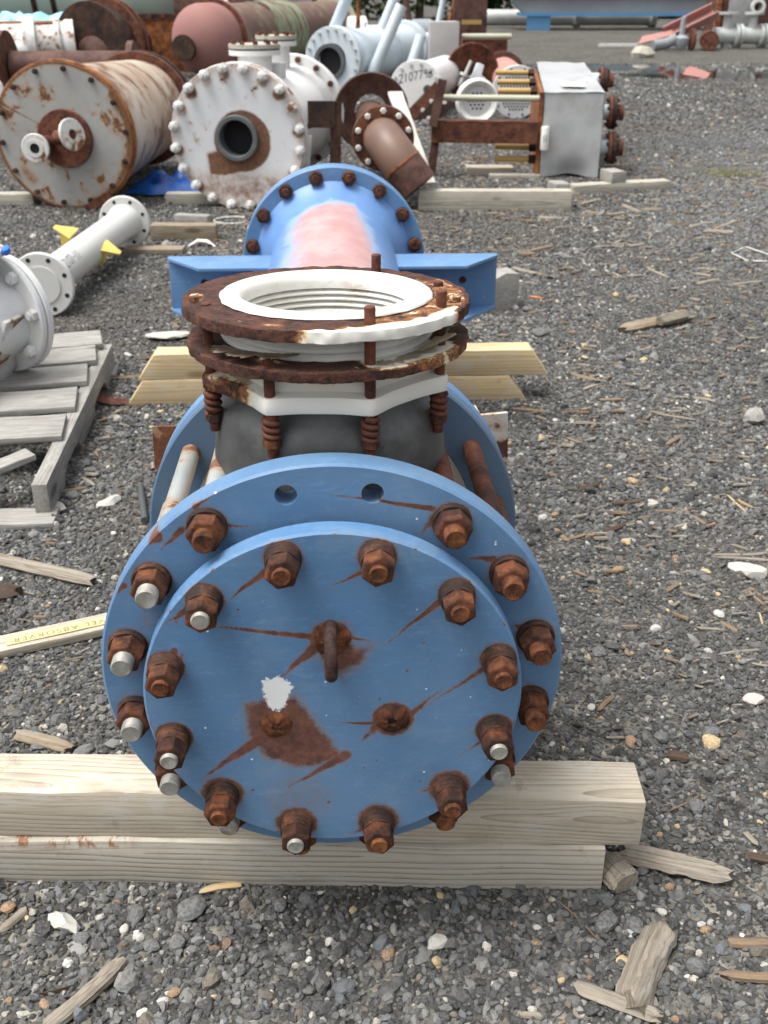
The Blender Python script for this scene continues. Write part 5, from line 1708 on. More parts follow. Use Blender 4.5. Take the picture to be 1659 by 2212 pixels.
ob('side_valve', MB().lathe([(0, 0), (0.12, 0), (0.12, 0.06), (0.07, 0.06), (0.07, 0.25), (0, 0.25)], 24).mesh('side_valve', 'whiter'), of, (-0.10, -0.2, 0.62))
ob('side_valve', MB().lathe([(0, 0), (0.3, 0), (0.3, 0.08), (0.2, 0.08), (0.2, 0.3), (0, 0.3)], 32, 'X').mesh('side_valve', 'brown'), of, (-0.1, -0.25, 0.38))
bv = thing('brown_cylinder', 'dark brown vessel end lying at the top behind the pink vessel', 'vessel', (-2.75, 20.6, 0), 0)
ob('shell', MB().lathe([(0, 0), (0.62, 0), (0.62, 1.3), (0, 1.3)], 48, 'X').mesh('shell', 'brown', smooth=40), bv, (0, 0, 0.9))
ob('cradle', MB().box(0.1, 1.2, -0.4, 0.4, 0, 0.4).mesh('cradle', 'darkrust'), bv)
ob('pipe_stub', MB().tube([(0.7, -0.7, 0.75), (0.95, -0.62, 0.98)], 0.10, 20).mesh('pipe_stub', 'palepipe'), bv)
cw = ob('concrete_block', MB().box(-1.4, 1.1, 0, 0.6, 0, 1.8).mesh('concrete_block', 'concrete', bevel=0.02), None, (-1.6, 26.0, 0))
tag(cw, 'grey concrete block wall at the top behind the mossy shell', 'wall')

# ---- white exchanger head with number
wh = thing('numbered_exchanger', 'small white exchanger head marked 210779B beside the brown bell', 'exchanger', (0.86, 11.8, 0), yaw(0.45, 1.5))
zc = 0.285
ob('end_disc', disc(0.285, 0, 0.05, 'whitep'), wh, (0, 0, zc))
ob('shell', cyl(0.21, 0.05, 1.6, 'whitep', 48), wh, (0, 0, zc + 0.03))
hb2 = MB().lathe([(0.017, 0), (0.017, -0.02), (0, -0.02)], 6, 'Y').mesh('bolt', 'galvpipe')
ringbolts(wh, 14, 0.245, -0.001, zc, hb2)
ob('small_nozzle', MB().lathe([(0, -0.02), (0.022, -0.02), (0.022, -0.03), (0.045, -0.03), (0.045, 0)], 20, 'Y').mesh('small_nozzle', 'greylining'), wh, (0.13, 0, zc + 0.0))
me = strokes('210779B', 0.085, 0.009, lambda u, v: (-0.185 + u, -0.0015, zc + 0.05 + v + 0.2 * u), adv=0.62)
ob('painted_number', me, wh)
rb2 = thing('perforated_bracket', 'rusty angle bracket with round holes leaning on the numbered white head', 'bracket', (0.93, 11.45, 0), rad(0))
pl_ = ob('bracket_plate', MB().box(-0.09, 0.09, -0.01, 0.0, 0, 0.44).mesh('bracket_plate', 'brownred'), rb2, (-0.13, 0, 0.03), (rad(-20), rad(48), 0))
pl2 = ob('bracket_plate', MB().box(-0.09, 0.09, -0.01, 0.0, 0, 0.40).mesh('bracket_plate', 'darkrust'), rb2, (-0.02, -0.01, -0.03), (rad(-20), rad(48), 0))
hm2 = MB().lathe([(0, 0), (0.024, 0), (0.024, -0.004), (0, -0.004)], 14, 'Y').mesh('bolt_hole', 'palewash')
for zz in (0.14, 0.27, 0.38):
    ob('bolt_hole', hm2, pl_, (0.02, -0.011, zz))
    ob('bolt_hole', hm2, pl2, (0.0, -0.011, zz - 0.05))

# ---- tube plates and rust disc


def perf_plate(parent, R, loc, nring, rot=(0, 0, 0), area=None, hr=0.012, pitch=0.034):
    d_ = ob('tube_plate', disc(R, 0, 0.05, 'perf', 56), parent, loc, rot)
    mb = MB()
    area = area or R * 0.66
    n = int(area / pitch) + 1
    for i in range(-n, n + 1):
        for j in range(-n, n + 1):
            x_ = (i + 0.5 * (j % 2)) * pitch
            z_ = j * pitch * 0.866
            if math.hypot(x_, z_) < area:
                mb.lathe([(0, -0.002), (hr, -0.002)], 8, 'Y', Matrix.Translation((x_, 0, z_)))
    hh = ob('tube_holes', mb.mesh('tube_holes', 'hole', smooth=0, recalc=False), d_)
    hh['kind'] = 'stuff'
    return d_


t1_ = thing('tube_bundle', 'small white dished cover with a perforated centre in the rust frame', 'tube plate', (1.446, 11.25, 0), rad(4))
pd = perf_plate(t1_, 0.215, (0, 0, 0.215), 3, area=0.105, hr=0.012, pitch=0.042)
ob('dished_rim', MB().lathe([(0.15, 0.0), (0.16, -0.03), (0.195, -0.06), (0.215, -0.05), (0.218, 0.0)], 56, 'Y').mesh('dished_rim', 'ptfe2', smooth=60), t1_, (0, 0, 0.215))
t2_ = thing('tube_bundle', 'brown tube bundle with a large perforated pale end plate behind the yellow tubes', 'tube bundle', (1.915, 11.65, 0), rad(-4))
perf_plate(t2_, 0.262, (0, 0, 0.262), 3, area=0.19, hr=0.011, pitch=0.033)
ringbolts(t2_, 10, 0.232, -0.002, 0.262, MB().lathe([(0, -0.002), (0.012, -0.002), (0.012, 0)], 10, 'Y').mesh('bolt_hole', 'hole'), name='bolt_hole')
ob('shell', cyl(0.20, 0.06, 2.3, 'pink', 48), t2_, (0.03, 0, 0.27))
ob('rear_flange', disc(0.265, 0, 0.05, 'brown', 48), t2_, (0.03, 2.3, 0.27))
t3_ = thing('rust_disc', 'round red brown rusted dish standing behind the small perforated cover', 'dish', (1.60, 13.0, 0), rad(6))
ob('dish', MB().lathe([(0.0, 0.12), (0.2, 0.10), (0.27, 0.04), (0.30, 0.0), (0.315, 0.0), (0.32, 0.03), (0.28, 0.1), (0.0, 0.16)], 56, 'Y').mesh('dish', 'brownred', smooth=50), t3_, (0, 0, 0.36))
ob('stand', MB().box(-0.12, 0.12, 0.02, 0.12, 0, 0.1).mesh('stand', 'darkrust'), t3_)
bw = ob('pale_blue_casting', MB().prism([(-0.07, 0), (0.10, 0), (0.11, 0.10), (0.06, 0.13), (0.09, 0.24), (0.01, 0.27), (-0.03, 0.16), (-0.10, 0.09)], -0.05, 0.05).mesh('pale_blue_casting', 'paleblue', bevel=0.012), t3_, (0.03, -0.08, 0.20), (rad(-8), 0, 0))
ob('small_valve', MB().lathe([(0, 0), (0.03, 0), (0.03, 0.12), (0.06, 0.12), (0.06, 0.15), (0.02, 0.15), (0.02, 0.3), (0, 0.3)], 16).mesh('small_valve', 'galvpipe'), t3_, (-0.17, -0.12, 0.22), (0, rad(25), 0))

# ---- silver box with rust frame
sb = thing('silver_box', 'silver sheet metal box on a rusty channel frame with flanged pipe stubs', 'machine', (1.50, 7.87, 0), rad(-8.5))
mb = MB()
nx_, nz_ = 22, 26
W_, H_ = 0.42, 0.575
for j in range(nz_ + 1):
    for i in range(nx_ + 1):
        u, v = i / nx_, j / nz_
        dent = 0.06 * math.exp(-((u - 0.5) / 0.28) ** 2 - ((v - 0.0) / 0.17) ** 2)
        up = 0.018 * math.exp(-((u - 0.5) / 0.25) ** 2) * (1 - v) ** 6
        mb.v.append((W_ * u + 0.006 * mnoise.noise(Vector((u * 3, v * 3, 1))), dent + 0.004 * mnoise.noise(Vector((u * 2.5, v * 2.5, 4))), 0.012 + H_ * v + up))
for j in range(nz_):
    for i in range(nx_):
        a = j * (nx_ + 1) + i
        mb.f.append((a, a + 1, a + nx_ + 2, a + nx_ + 1))
fp = ob('front_panel', mb.mesh('front_panel', 'silver', smooth=60, recalc=False), sb)
mb = MB()
for j in range(13):
    for i in range(13):
        u, v = i / 12, j / 12
        mb.v.append((-0.004 + (W_ + 0.008) * u, -0.006 + 2.35 * v, 0.592 + 0.052 * v + 0.010 * mnoise.noise(Vector((u * 3, v * 4, 7)))))
for j in range(12):
    for i in range(12):
        a = j * 13 + i
        mb.f.append((a, a + 1, a + 14, a + 13))
tp_ = ob('top_panel', mb.mesh('top_panel', 'silver', smooth=60, recalc=False), sb)
ob('label_sheet', MB().box(0.13, 0.30, 0.20, 0.55, 0.606, 0.609).mesh('label_sheet', 'ptfe2'), tp_, (0, 0, 0.004), (rad(0.8), 0, 0))
ob('side_panel', MB().box(W_ + 0.001, W_ + 0.006, 0.01, 2.3, 0.02, 0.585).mesh('side_panel', 'silver'), sb)
ob('frame_plate', MB().box(-0.035, -0.006, -0.01, 2.3, 0.0, 0.59).mesh('frame_plate', 'orangerust'), sb)
ob('back_panel', MB().box(0.0, W_, 2.29, 2.3, 0.02, 0.58).mesh('back_panel', 'silver'), sb)
ob('tag_tube', MB().lathe([(0, 0), (0.028, 0), (0.030, 0.01), (0.030, 0.15), (0.026, 0.16), (0, 0.16)], 20).mesh('tag_tube', 'ptfe2'), sb, (0.02, -0.035, 0.205))
for xx in (0.012, 0.028):
    ob('tag_mark', MB().box(-0.002, 0.002, -0.001, 0, 0, 0.05).mesh('tag_mark', 'black'), sb, (xx, -0.066, 0.26))
for (yy, zz, L_) in ((1.75, 0.595, 0.33), (1.1, 0.570, 0.31), (0.55, 0.550, 0.30), (0.10, 0.205, 0.30), (0.06, 0.125, 0.30)):
    t_ = ob('yellow_tube', MB().lathe([(0, 0), (0.022, 0), (0.022, L_ - 0.05), (0, L_ - 0.05)], 20, 'X').mesh('yellow_tube', 'yelpipe'), sb, (-0.035 - L_, yy, zz))
    ob('tube_nut', MB().lathe([(0, 0), (0.034, 0), (0.034, 0.05), (0, 0.05)], 6, 'X').mesh('tube_nut', 'darkrust'), t_, (L_ - 0.052, 0, 0))
ob('long_tube', MB().lathe([(0, 0), (0.022, 0), (0.022, 0.70), (0, 0.70)], 20, 'X').mesh('long_tube', 'palepipe'), sb, (-0.735, 0.03, 0.545))
mb = MB()
mb.box(-0.80, -0.036, 0, 0.008, 0.245, 0.385)
ob('channel_web', mb.mesh('channel_web', 'brownred'), sb, (0, -0.05, 0))
ob('channel_flange', MB().box(-0.80, -0.036, -0.05, 0.07, 0.3855, 0.396).mesh('channel_flange', 'brownred'), sb)
ob('channel_flange', MB().box(-0.80, -0.036, -0.041, 0.07, 0.245, 0.256).mesh('channel_flange', 'orangerust'), sb)
ob('corner_post', MB().box(-0.03, 0.03, -0.03, 0.03, 0, 0.32).mesh('corner_post', 'brown'), sb, (-0.79, -0.06, 0.36), (0, rad(12), 0))
ob('corner_post', MB().box(-0.03, 0.03, -0.03, 0.03, 0, 0.30).mesh('corner_post', 'brown'), sb, (-0.80, 0.02, 0.0), (0, rad(6), 0))
for (yy, zz, R_) in ((0.35, 0.425, 0.118), (0.16, 0.20, 0.112), (1.35, 0.57, 0.098)):
    p_ = ob('pipe_stub', MB().lathe([(0.055, 0), (0.055, 0.10)], 28, 'X').mesh('pipe_stub', 'paleblue'), sb, (W_ + 0.006, yy, zz))
    ob('stub_flange', MB().lathe([(0, 0), (R_, 0), (R_, 0.024), (0, 0.024)], 40, 'X').mesh('stub_flange', 'brownred', smooth=35), p_, (0.065, 0, 0))
    ob('stub_flange', MB().lathe([(0, 0), (R_, 0), (R_, 0.024), (0, 0.024)], 40, 'X').mesh('stub_flange', 'darkrust', smooth=35), p_, (0.095, 0, 0))
    ob('stub_cap', MB().lathe([(0, 0), (0.06, 0), (0.055, 0.055), (0, 0.06)], 28, 'X').mesh('stub_cap', 'brownred', smooth=35), p_, (0.12, 0, 0))
    bm_ = MB().lathe([(0, 0), (0.014, 0), (0.014, 0.09), (0, 0.09)], 6, 'X').mesh('flange_bolt', 'darkrust')
    for k in range(8):
        a = 2 * pi * (k + .5) / 8
        ob('flange_bolt', bm_, p_, (0.047, R_ * 0.8 * math.sin(a), R_ * 0.8 * math.cos(a)))
ob('skid_foot', MB().box(0.0, W_, 0.1, 2.2, 0.0, 0.018).mesh('skid_foot', 'darkrust'), sb)

# ---- grey cabinet, brown panel and pale bar
gc = ob('grey_cabinet', MB().box(0, 0.36, 0, 0.30, 0, 0.865).mesh('grey_cabinet', 'greybox', bevel=0.01), None, (1.185, 14.0, 0))
tag(gc, 'plain grey metal cabinet standing behind the numbered white head', 'cabinet')
bpn = thing('steel_screen', 'tall brown steel panel with yellow stripe at the top centre', 'panel', (1.78, 17.0, 0), 0)
ob('panel_plate', MB().box(0, 0.50, 0, 0.10, 0.25, 1.5).mesh('panel_plate', 'brown', bevel=0.005), bpn)
ob('panel_leg', MB().box(0.02, 0.08, 0, 0.1, 0, 0.2495).mesh('panel_leg', 'darkrust'), bpn)
ob('panel_leg', MB().box(0.42, 0.48, 0, 0.1, 0, 0.2495).mesh('panel_leg', 'darkrust'), bpn)
ob('yellow_stripe', MB().box(0.12, 0.42, -0.003, -0.0005, 0.74, 0.80).mesh('yellow_stripe', 'yelpipe'), bpn)
pr_ = thing('pipe_rack', 'low rusty rack with a pale green bar on top near the grey cabinet', 'rack', (1.60, 14.2, 0), 0)
ob('top_bar', MB().lathe([(0, 0), (0.035, 0), (0.035, 0.62), (0, 0.62)], 16, 'X').mesh('top_bar', 'palepipe'), pr_, (0, 0, 0.69))
ob('rack_body', MB().box(0.02, 0.58, 0.0, 0.3, 0.12, 0.65).mesh('rack_body', 'brownred', bevel=0.01), pr_)
ob('rack_foot', MB().box(0.0, 0.62, 0.0, 0.3, 0.0, 0.119).mesh('rack_foot', 'darkrust'), pr_)

# ---- scrap pieces between pale blue exchanger and hedge
for k, (x_, y_, z_, dx, dz, R_, mat, lab) in enumerate((
        (0.55, 20.0, 0.45, 0.7, 0.12, 0.30, 'galvpipe', 'short grey pipe section behind the pale blue exchanger'),
        (1.35, 19.0, 0.42, 0.6, 0.20, 0.26, 'paleblue', 'pale blue pipe section left of the grey cabinet'),
        (0.1, 22.0, 0.50, 0.5, 0.15, 0.34, 'whiter', 'white rust stained pipe end behind the mossy shell'),
        (1.0, 23.0, 0.55, 1.0, 0.1, 0.30, 'skidgrey', 'dark grey pipe section in the far scrap row'))):
    t_ = thing('pipe_section', lab, 'pipe', (x_, y_, 0), rad(-8 + 9 * k))
    ob('pipe', MB().lathe([(0, 0), (R_, 0), (R_, dx), (0, dx)], 32, 'X').mesh('pipe', mat, smooth=40), t_, (0, 0, R_ * 1.14))
    ob('flange', MB().lathe([(0, 0), (R_ * 1.14, 0), (R_ * 1.14, 0.05), (0, 0.05)], 32, 'X').mesh('flange', mat, smooth=40), t_, (-0.05, 0, R_ * 1.14))
for k, (xa, ya, za, xb, zb, r_, mat, lab) in enumerate((
        (0.35, 18.2, 0.0, 0.42, 1.5, 0.035, 'orangerust', 'thin orange rust pole leaning up behind the pale blue legs'),
        (1.45, 17.4, 0.0, 1.72, 1.35, 0.05, 'paleblue', 'slim pale blue post left of the brown panel'),
        (1.25, 17.0, 0.0, 1.05, 1.20, 0.045, 'brown', 'thin brown rusted pole leaning left of the cabinet'),
        (1.62, 17.9, 0.0, 1.95, 1.3, 0.03, 'orangerust', 'thin red rust pole leaning on the brown panel'))):
    p_ = ob('scrap_pole', MB().tube([(0, 0, 0), (xb - xa, 0.05, zb)], r_, 12).mesh('scrap_pole', mat), None, (xa, ya, za))
    tag(p_, lab, 'pole')

# ---- blue skid far right
sk = thing('blue_skid', 'long blue and grey steel beam on blue legs at the top right', 'steel frame', (5.4, 34.8, 0), 0)
ob('beam', MB().prism([(0.0, 0.80), (0.35, 0.50), (6.95, 0.50), (6.95, 0.92), (0.0, 0.92)], 0.05, 0.5).mesh('beam', 'skidgrey'), sk)
ob('beam_flange', MB().box(0.25, 6.95, -0.05, 0.6, 0.40, 0.4995).mesh('beam_flange', 'skidblue'), sk)
ob('beam_flange', MB().box(-0.1, 7.0, -0.05, 0.6, 0.9205, 0.98).mesh('beam_flange', 'skidblue'), sk)
ob('beam_deck', MB().box(-0.1, 7.0, 0.0, 1.6, 0.981, 1.25).mesh('beam_deck', 'skidgrey'), sk)
for xx in (0.48, 6.1):
    ob('beam_leg', MB().box(xx, xx + 0.36, 0.0, 0.05, 0, 0.40).mesh('beam_leg', 'skidblue'), sk)
    ob('beam_leg', MB().box(xx + 0.36, xx + 0.72, 0.0, 0.5, 0, 0.399).mesh('beam_leg', 'skidblue'), sk)
gp = thing('galvanised_line', 'long galvanised flanged pipe lying behind the blue steel beam', 'pipe', (4.2, 37.2, 0), 0)
ob('pipe', MB().lathe([(0, 0), (0.24, 0), (0.24, 6.3), (0, 6.3)], 32, 'X').mesh('pipe', 'galvpipe', smooth=40), gp, (0, 0, 0.30))
for xx in (0.2, 3.6, 6.1):
    ob('flange', MB().lathe([(0, 0), (0.33, 0), (0.33, 0.09), (0, 0.09)], 32, 'X').mesh('flange', 'galvpipe', smooth=40), gp, (xx, 0, 0.33))
    ob('flange', MB().lathe([(0, 0), (0.33, 0), (0.33, 0.09), (0, 0.09)], 32, 'X').mesh('flange', 'galvpipe', smooth=40), gp, (xx + 0.11, 0, 0.33))
for xx in (1.9, 2.6, 4.5, 5.2):
    ob('stub', MB().lathe([(0.05, 0), (0.05, 0.3), (0.10, 0.3), (0.10, 0.36), (0, 0.36)], 16).mesh('stub', 'galvpipe'), gp, (xx, 0, 0.30))

# ---- pink steel scrap and valve far right
pc = thing('pink_channel', 'long pink primed steel channel propped on scrap at the top right', 'steel channel', (7.0, 24.6, 0), 0)
mb = MB()
mb.box(0, 1.15, -0.16, 0.16, 0, 0.03).box(0, 1.15, -0.16, -0.13, 0.0305, 0.20).box(0, 1.15, 0.13, 0.16, 0.0305, 0.20)
ob('channel', mb.mesh('channel', 'pinksheet', bevel=0.004), pc, (0.25, 0.0, 0.22), (rad(35), rad(-24), rad(6)))
ps = ob('pink_plate', MB().prism([(0, 0), (0.75, 0.05), (0.85, 0.3), (0.2, 0.34)], 0, 0.02, 'Z').mesh('pink_plate', 'pinksheet'), None, (6.55, 24.3, 0.10), (rad(18), rad(-12), 0))
tag(ps, 'bent pink steel plate lying left of the pink channel', 'steel plate')
rv_ = thing('rusted_valve', 'rusted pipe stub and grey hand valve in front of the pink channel', 'valve', (7.6, 24.0, 0), 0)
ob('pipe', MB().lathe([(0, 0), (0.19, 0), (0.19, 0.6), (0, 0.6)], 28, 'Y').mesh('pipe', 'brownred', smooth=40), rv_, (0.35, -0.2, 0.20), (0, 0, rad(-15)))
ob('valve_body', MB().lathe([(0, 0), (0.10, 0), (0.16, 0.1), (0.16, 0.2), (0.06, 0.26), (0.05, 0.6), (0, 0.62)], 24).mesh('valve_body', 'skidgrey', smooth=40), rv_, (-0.2, 0, 0.05))
ob('flange', MB().lathe([(0, 0), (0.22, 0), (0.22, 0.06), (0, 0.06)], 28, 'X').mesh('flange', 'brownred', smooth=40), rv_, (0.0, 0, 0.22))
ob('elbow_piece', MB().tube([(-0.8, 0, 0.1), (-0.5, 0.05, 0.14), (-0.3, 0, 0.24)], 0.11, 18).mesh('elbow_piece', 'skidgrey', smooth=50), rv_)
wb = ob('white_scrap', MB().prism([(0, 0), (1.0, 0.05), (0.95, 0.16), (0.1, 0.14)], 0, 0.06, 'Z').mesh('white_scrap', 'ptfe2'), None, (5.9, 25.2, 0.02))
tag(wb, 'white sheet scrap lying left of the pink plate', 'scrap')
wr_ = ob('pale_rock', MB().lathe([(0, 0), (0.2, 0), (0.24, 0.08), (0.15, 0.17), (0, 0.2)], 9).mesh('pale_rock', 'timber2', smooth=20, jitter=0.02), None, (6.0, 21.8, 0))
tag(wr_, 'pale rock lying alone left of the rusted valve', 'rock')
rp = thing('grey_manifold', 'pale grey flanged manifold with two upright stubs at the right edge', 'pipe', (8.35, 24.8, 0), 0)
ob('pipe', MB().lathe([(0, 0), (0.17, 0), (0.17, 2.6), (0, 2.6)], 28, 'X').mesh('pipe', 'galvpipe', smooth=40), rp, (0, 0, 0.26))
for xx in (0.45, 0.54, 1.0, 1.10):
    ob('flange', MB().lathe([(0, 0), (0.24, 0), (0.24, 0.07), (0, 0.07)], 28, 'X').mesh('flange', 'galvpipe', smooth=40), rp, (xx, 0, 0.26))
for xx in (0.28, 0.85):
    ob('stub', MB().lathe([(0.09, 0), (0.09, 0.38), (0.21, 0.38), (0.21, 0.43), (0, 0.43)], 20).mesh('stub', 'galvpipe', smooth=40), rp, (xx, 0, 0.30))
ob('support', MB().box(0.22, 0.34, -0.1, 0.1, 0, 0.12).mesh('support', 'concrete'), rp)
ob('end_disc', MB().lathe([(0, 0), (0.42, 0), (0.42, 0.1), (0, 0.1)], 32, 'X').mesh('end_disc', 'greylining', smooth=40), rp, (1.32, -0.1, 0.42))
mc = thing('rusted_machine', 'brown and grey machine with a white pipe ring at the top right corner', 'machine', (9.2, 27.0, 0), 0)
ob('machine_body', MB().box(0, 2.2, 0, 1.2, 0, 1.7).mesh('machine_body', 'brown', bevel=0.03), mc)
ob('machine_cover', MB().box(0.15, 0.7, -0.12, -0.001, 0.25, 1.05).mesh('machine_cover', 'concrete', bevel=0.03), mc)
ob('pipe_ring', MB().lathe([(0.10, 0), (0.10, -0.2), (0.17, -0.2), (0.17, -0.26), (0.10, -0.26)], 28, 'Y').mesh('pipe_ring', 'ptfe2', smooth=40), mc, (0.78, -0.02, 0.80))
ob('cover_post', MB().box(-0.12, -0.02, -0.05, 0.1, 0, 1.6).mesh('cover_post', 'orangerust'), mc)

# ---- puddle with pink sheet


def puddle_mesh(rx, ry, seed):
    mb = MB()
    n = 60
    mb.v.append((0, 0, 0))
    for i in range(n):
        a = 2 * pi * i / n
        k_ = 1 + 0.38 * mnoise.fractal(Vector((math.cos(a) * 1.6 + seed, math.sin(a) * 1.6, seed)), 1, 2, 3)
        mb.v.append((rx * k_ * math.cos(a), ry * k_ * math.sin(a), 0))
    for i in range(n):
        mb.f.append((0, 1 + i, 1 + (i + 1) % n))
    return mb


k = Mt('puddle_water')
k.b.inputs['Base Color'].default_value = (0.018, 0.018, 0.016, 1)
k.b.inputs['Roughness'].default_value = 0.04
k.b.inputs['Specular IOR Level'].default_value = 0.5
MAT['water'] = k.m
for i, (x_, y_, rx, ry) in enumerate(((5.9, 17.4, 1.5, 0.9), (4.9, 19.0, 0.9, 0.8), (7.9, 18.4, 1.3, 0.7))):
    p_ = ob('puddle', puddle_mesh(rx, ry, i * 3.1).mesh('puddle', 'water', smooth=0, recalc=False), None, (x_, y_, 0.006))
    p_['kind'] = 'structure'
pk_ = ob('pink_sheet', MB().prism([(0, 0), (0.42, 0.02), (0.46, 0.20), (0.10, 0.28), (0.02, 0.2)], 0, 0.014, 'Z').mesh('pink_sheet', 'pinksheet'), None, (5.30, 16.9, 0.04), (rad(30), rad(10), rad(-20)), 0.85)
tag(pk_, 'pink steel sheet standing at the edge of the puddle', 'steel sheet')

# ---- hedge and trees at the back


def leaf_crown(rx, ry, rz, n, size, seed):
    rg = np.random.default_rng(seed)
    cl = rg.normal(0, 1, (46, 3))
    cl /= np.linalg.norm(cl, axis=1)[:, None]
    cl *= rg.uniform(0.35, 1.0, (46, 1))
    c = cl[rg.integers(0, 46, n)] + rg.normal(0, 0.17, (n, 3))
    c *= np.array([rx, ry, rz])
    d1 = rg.normal(0, 1, (n, 3))
    d1 /= np.linalg.norm(d1, axis=1)[:, None]
    d2 = np.cross(d1, rg.normal(0, 1, (n, 3)))
    d2 /= np.linalg.norm(d2, axis=1)[:, None]
    s = size * rg.uniform(.6, 1.3, (n, 1))
    V = np.stack([c - d1 * s, c + d2 * s * .5, c + d1 * s, c - d2 * s * .5], 1).reshape(-1, 3)
    mb = MB()
    mb.v = [tuple(v) for v in V]
    mb.f = [(4 * i, 4 * i + 1, 4 * i + 2, 4 * i + 3) for i in range(n)]
    return mb


k = Mt('tree_leaf')
v = k.vec(rnd=False)
k.out(k.ramp(k.noise(v, 1.6, 5, 0.7), [(0.35, (0.020, 0.045, 0.014)), (0.55, (0.045, 0.085, 0.025)), (0.7, (0.085, 0.13, 0.04))]), 0.6, 0, None, 0.3)
MAT['leaf'] = k.m
MAT['bark'] = flat_mat('bark', (0.10, 0.075, 0.055), 0.9)
tree_lab = ['bushy green tree behind the scrap poles at the top centre', 'bushy green tree behind the left leg of the blue beam', 'dark green tree behind the middle of the blue beam', 'green tree behind the pink channel at the top right',
            'green tree behind the rusted machine at the top right', 'green tree beyond the concrete block wall', 'green tree far behind the teal tank']
for i, (x_, y_, rx) in enumerate(((3.4, 46, 3.0), (6.2, 48, 2.6), (10.0, 49, 2.8), (13.5, 48, 2.8), (17.5, 47, 3.0), (-1.5, 47, 3.0), (-8.0, 46, 3.4))):
    t_ = thing('leafy_tree', tree_lab[i], 'tree', (x_, y_, 0), i * 1.3, 'trees along the back of the yard')
    ob('trunk', MB().tube([(0, 0, 0), (0.05, 0, 1.0), (0.1, 0.1, 2.6)], [0.18, 0.14, 0.06], 10).mesh('trunk', 'bark'), t_)
    ob('crown', leaf_crown(rx, 2.0, 1.9, 5200, 0.17, i).mesh('crown', 'leaf', smooth=0, recalc=False), t_, (0, 0, 1.85))
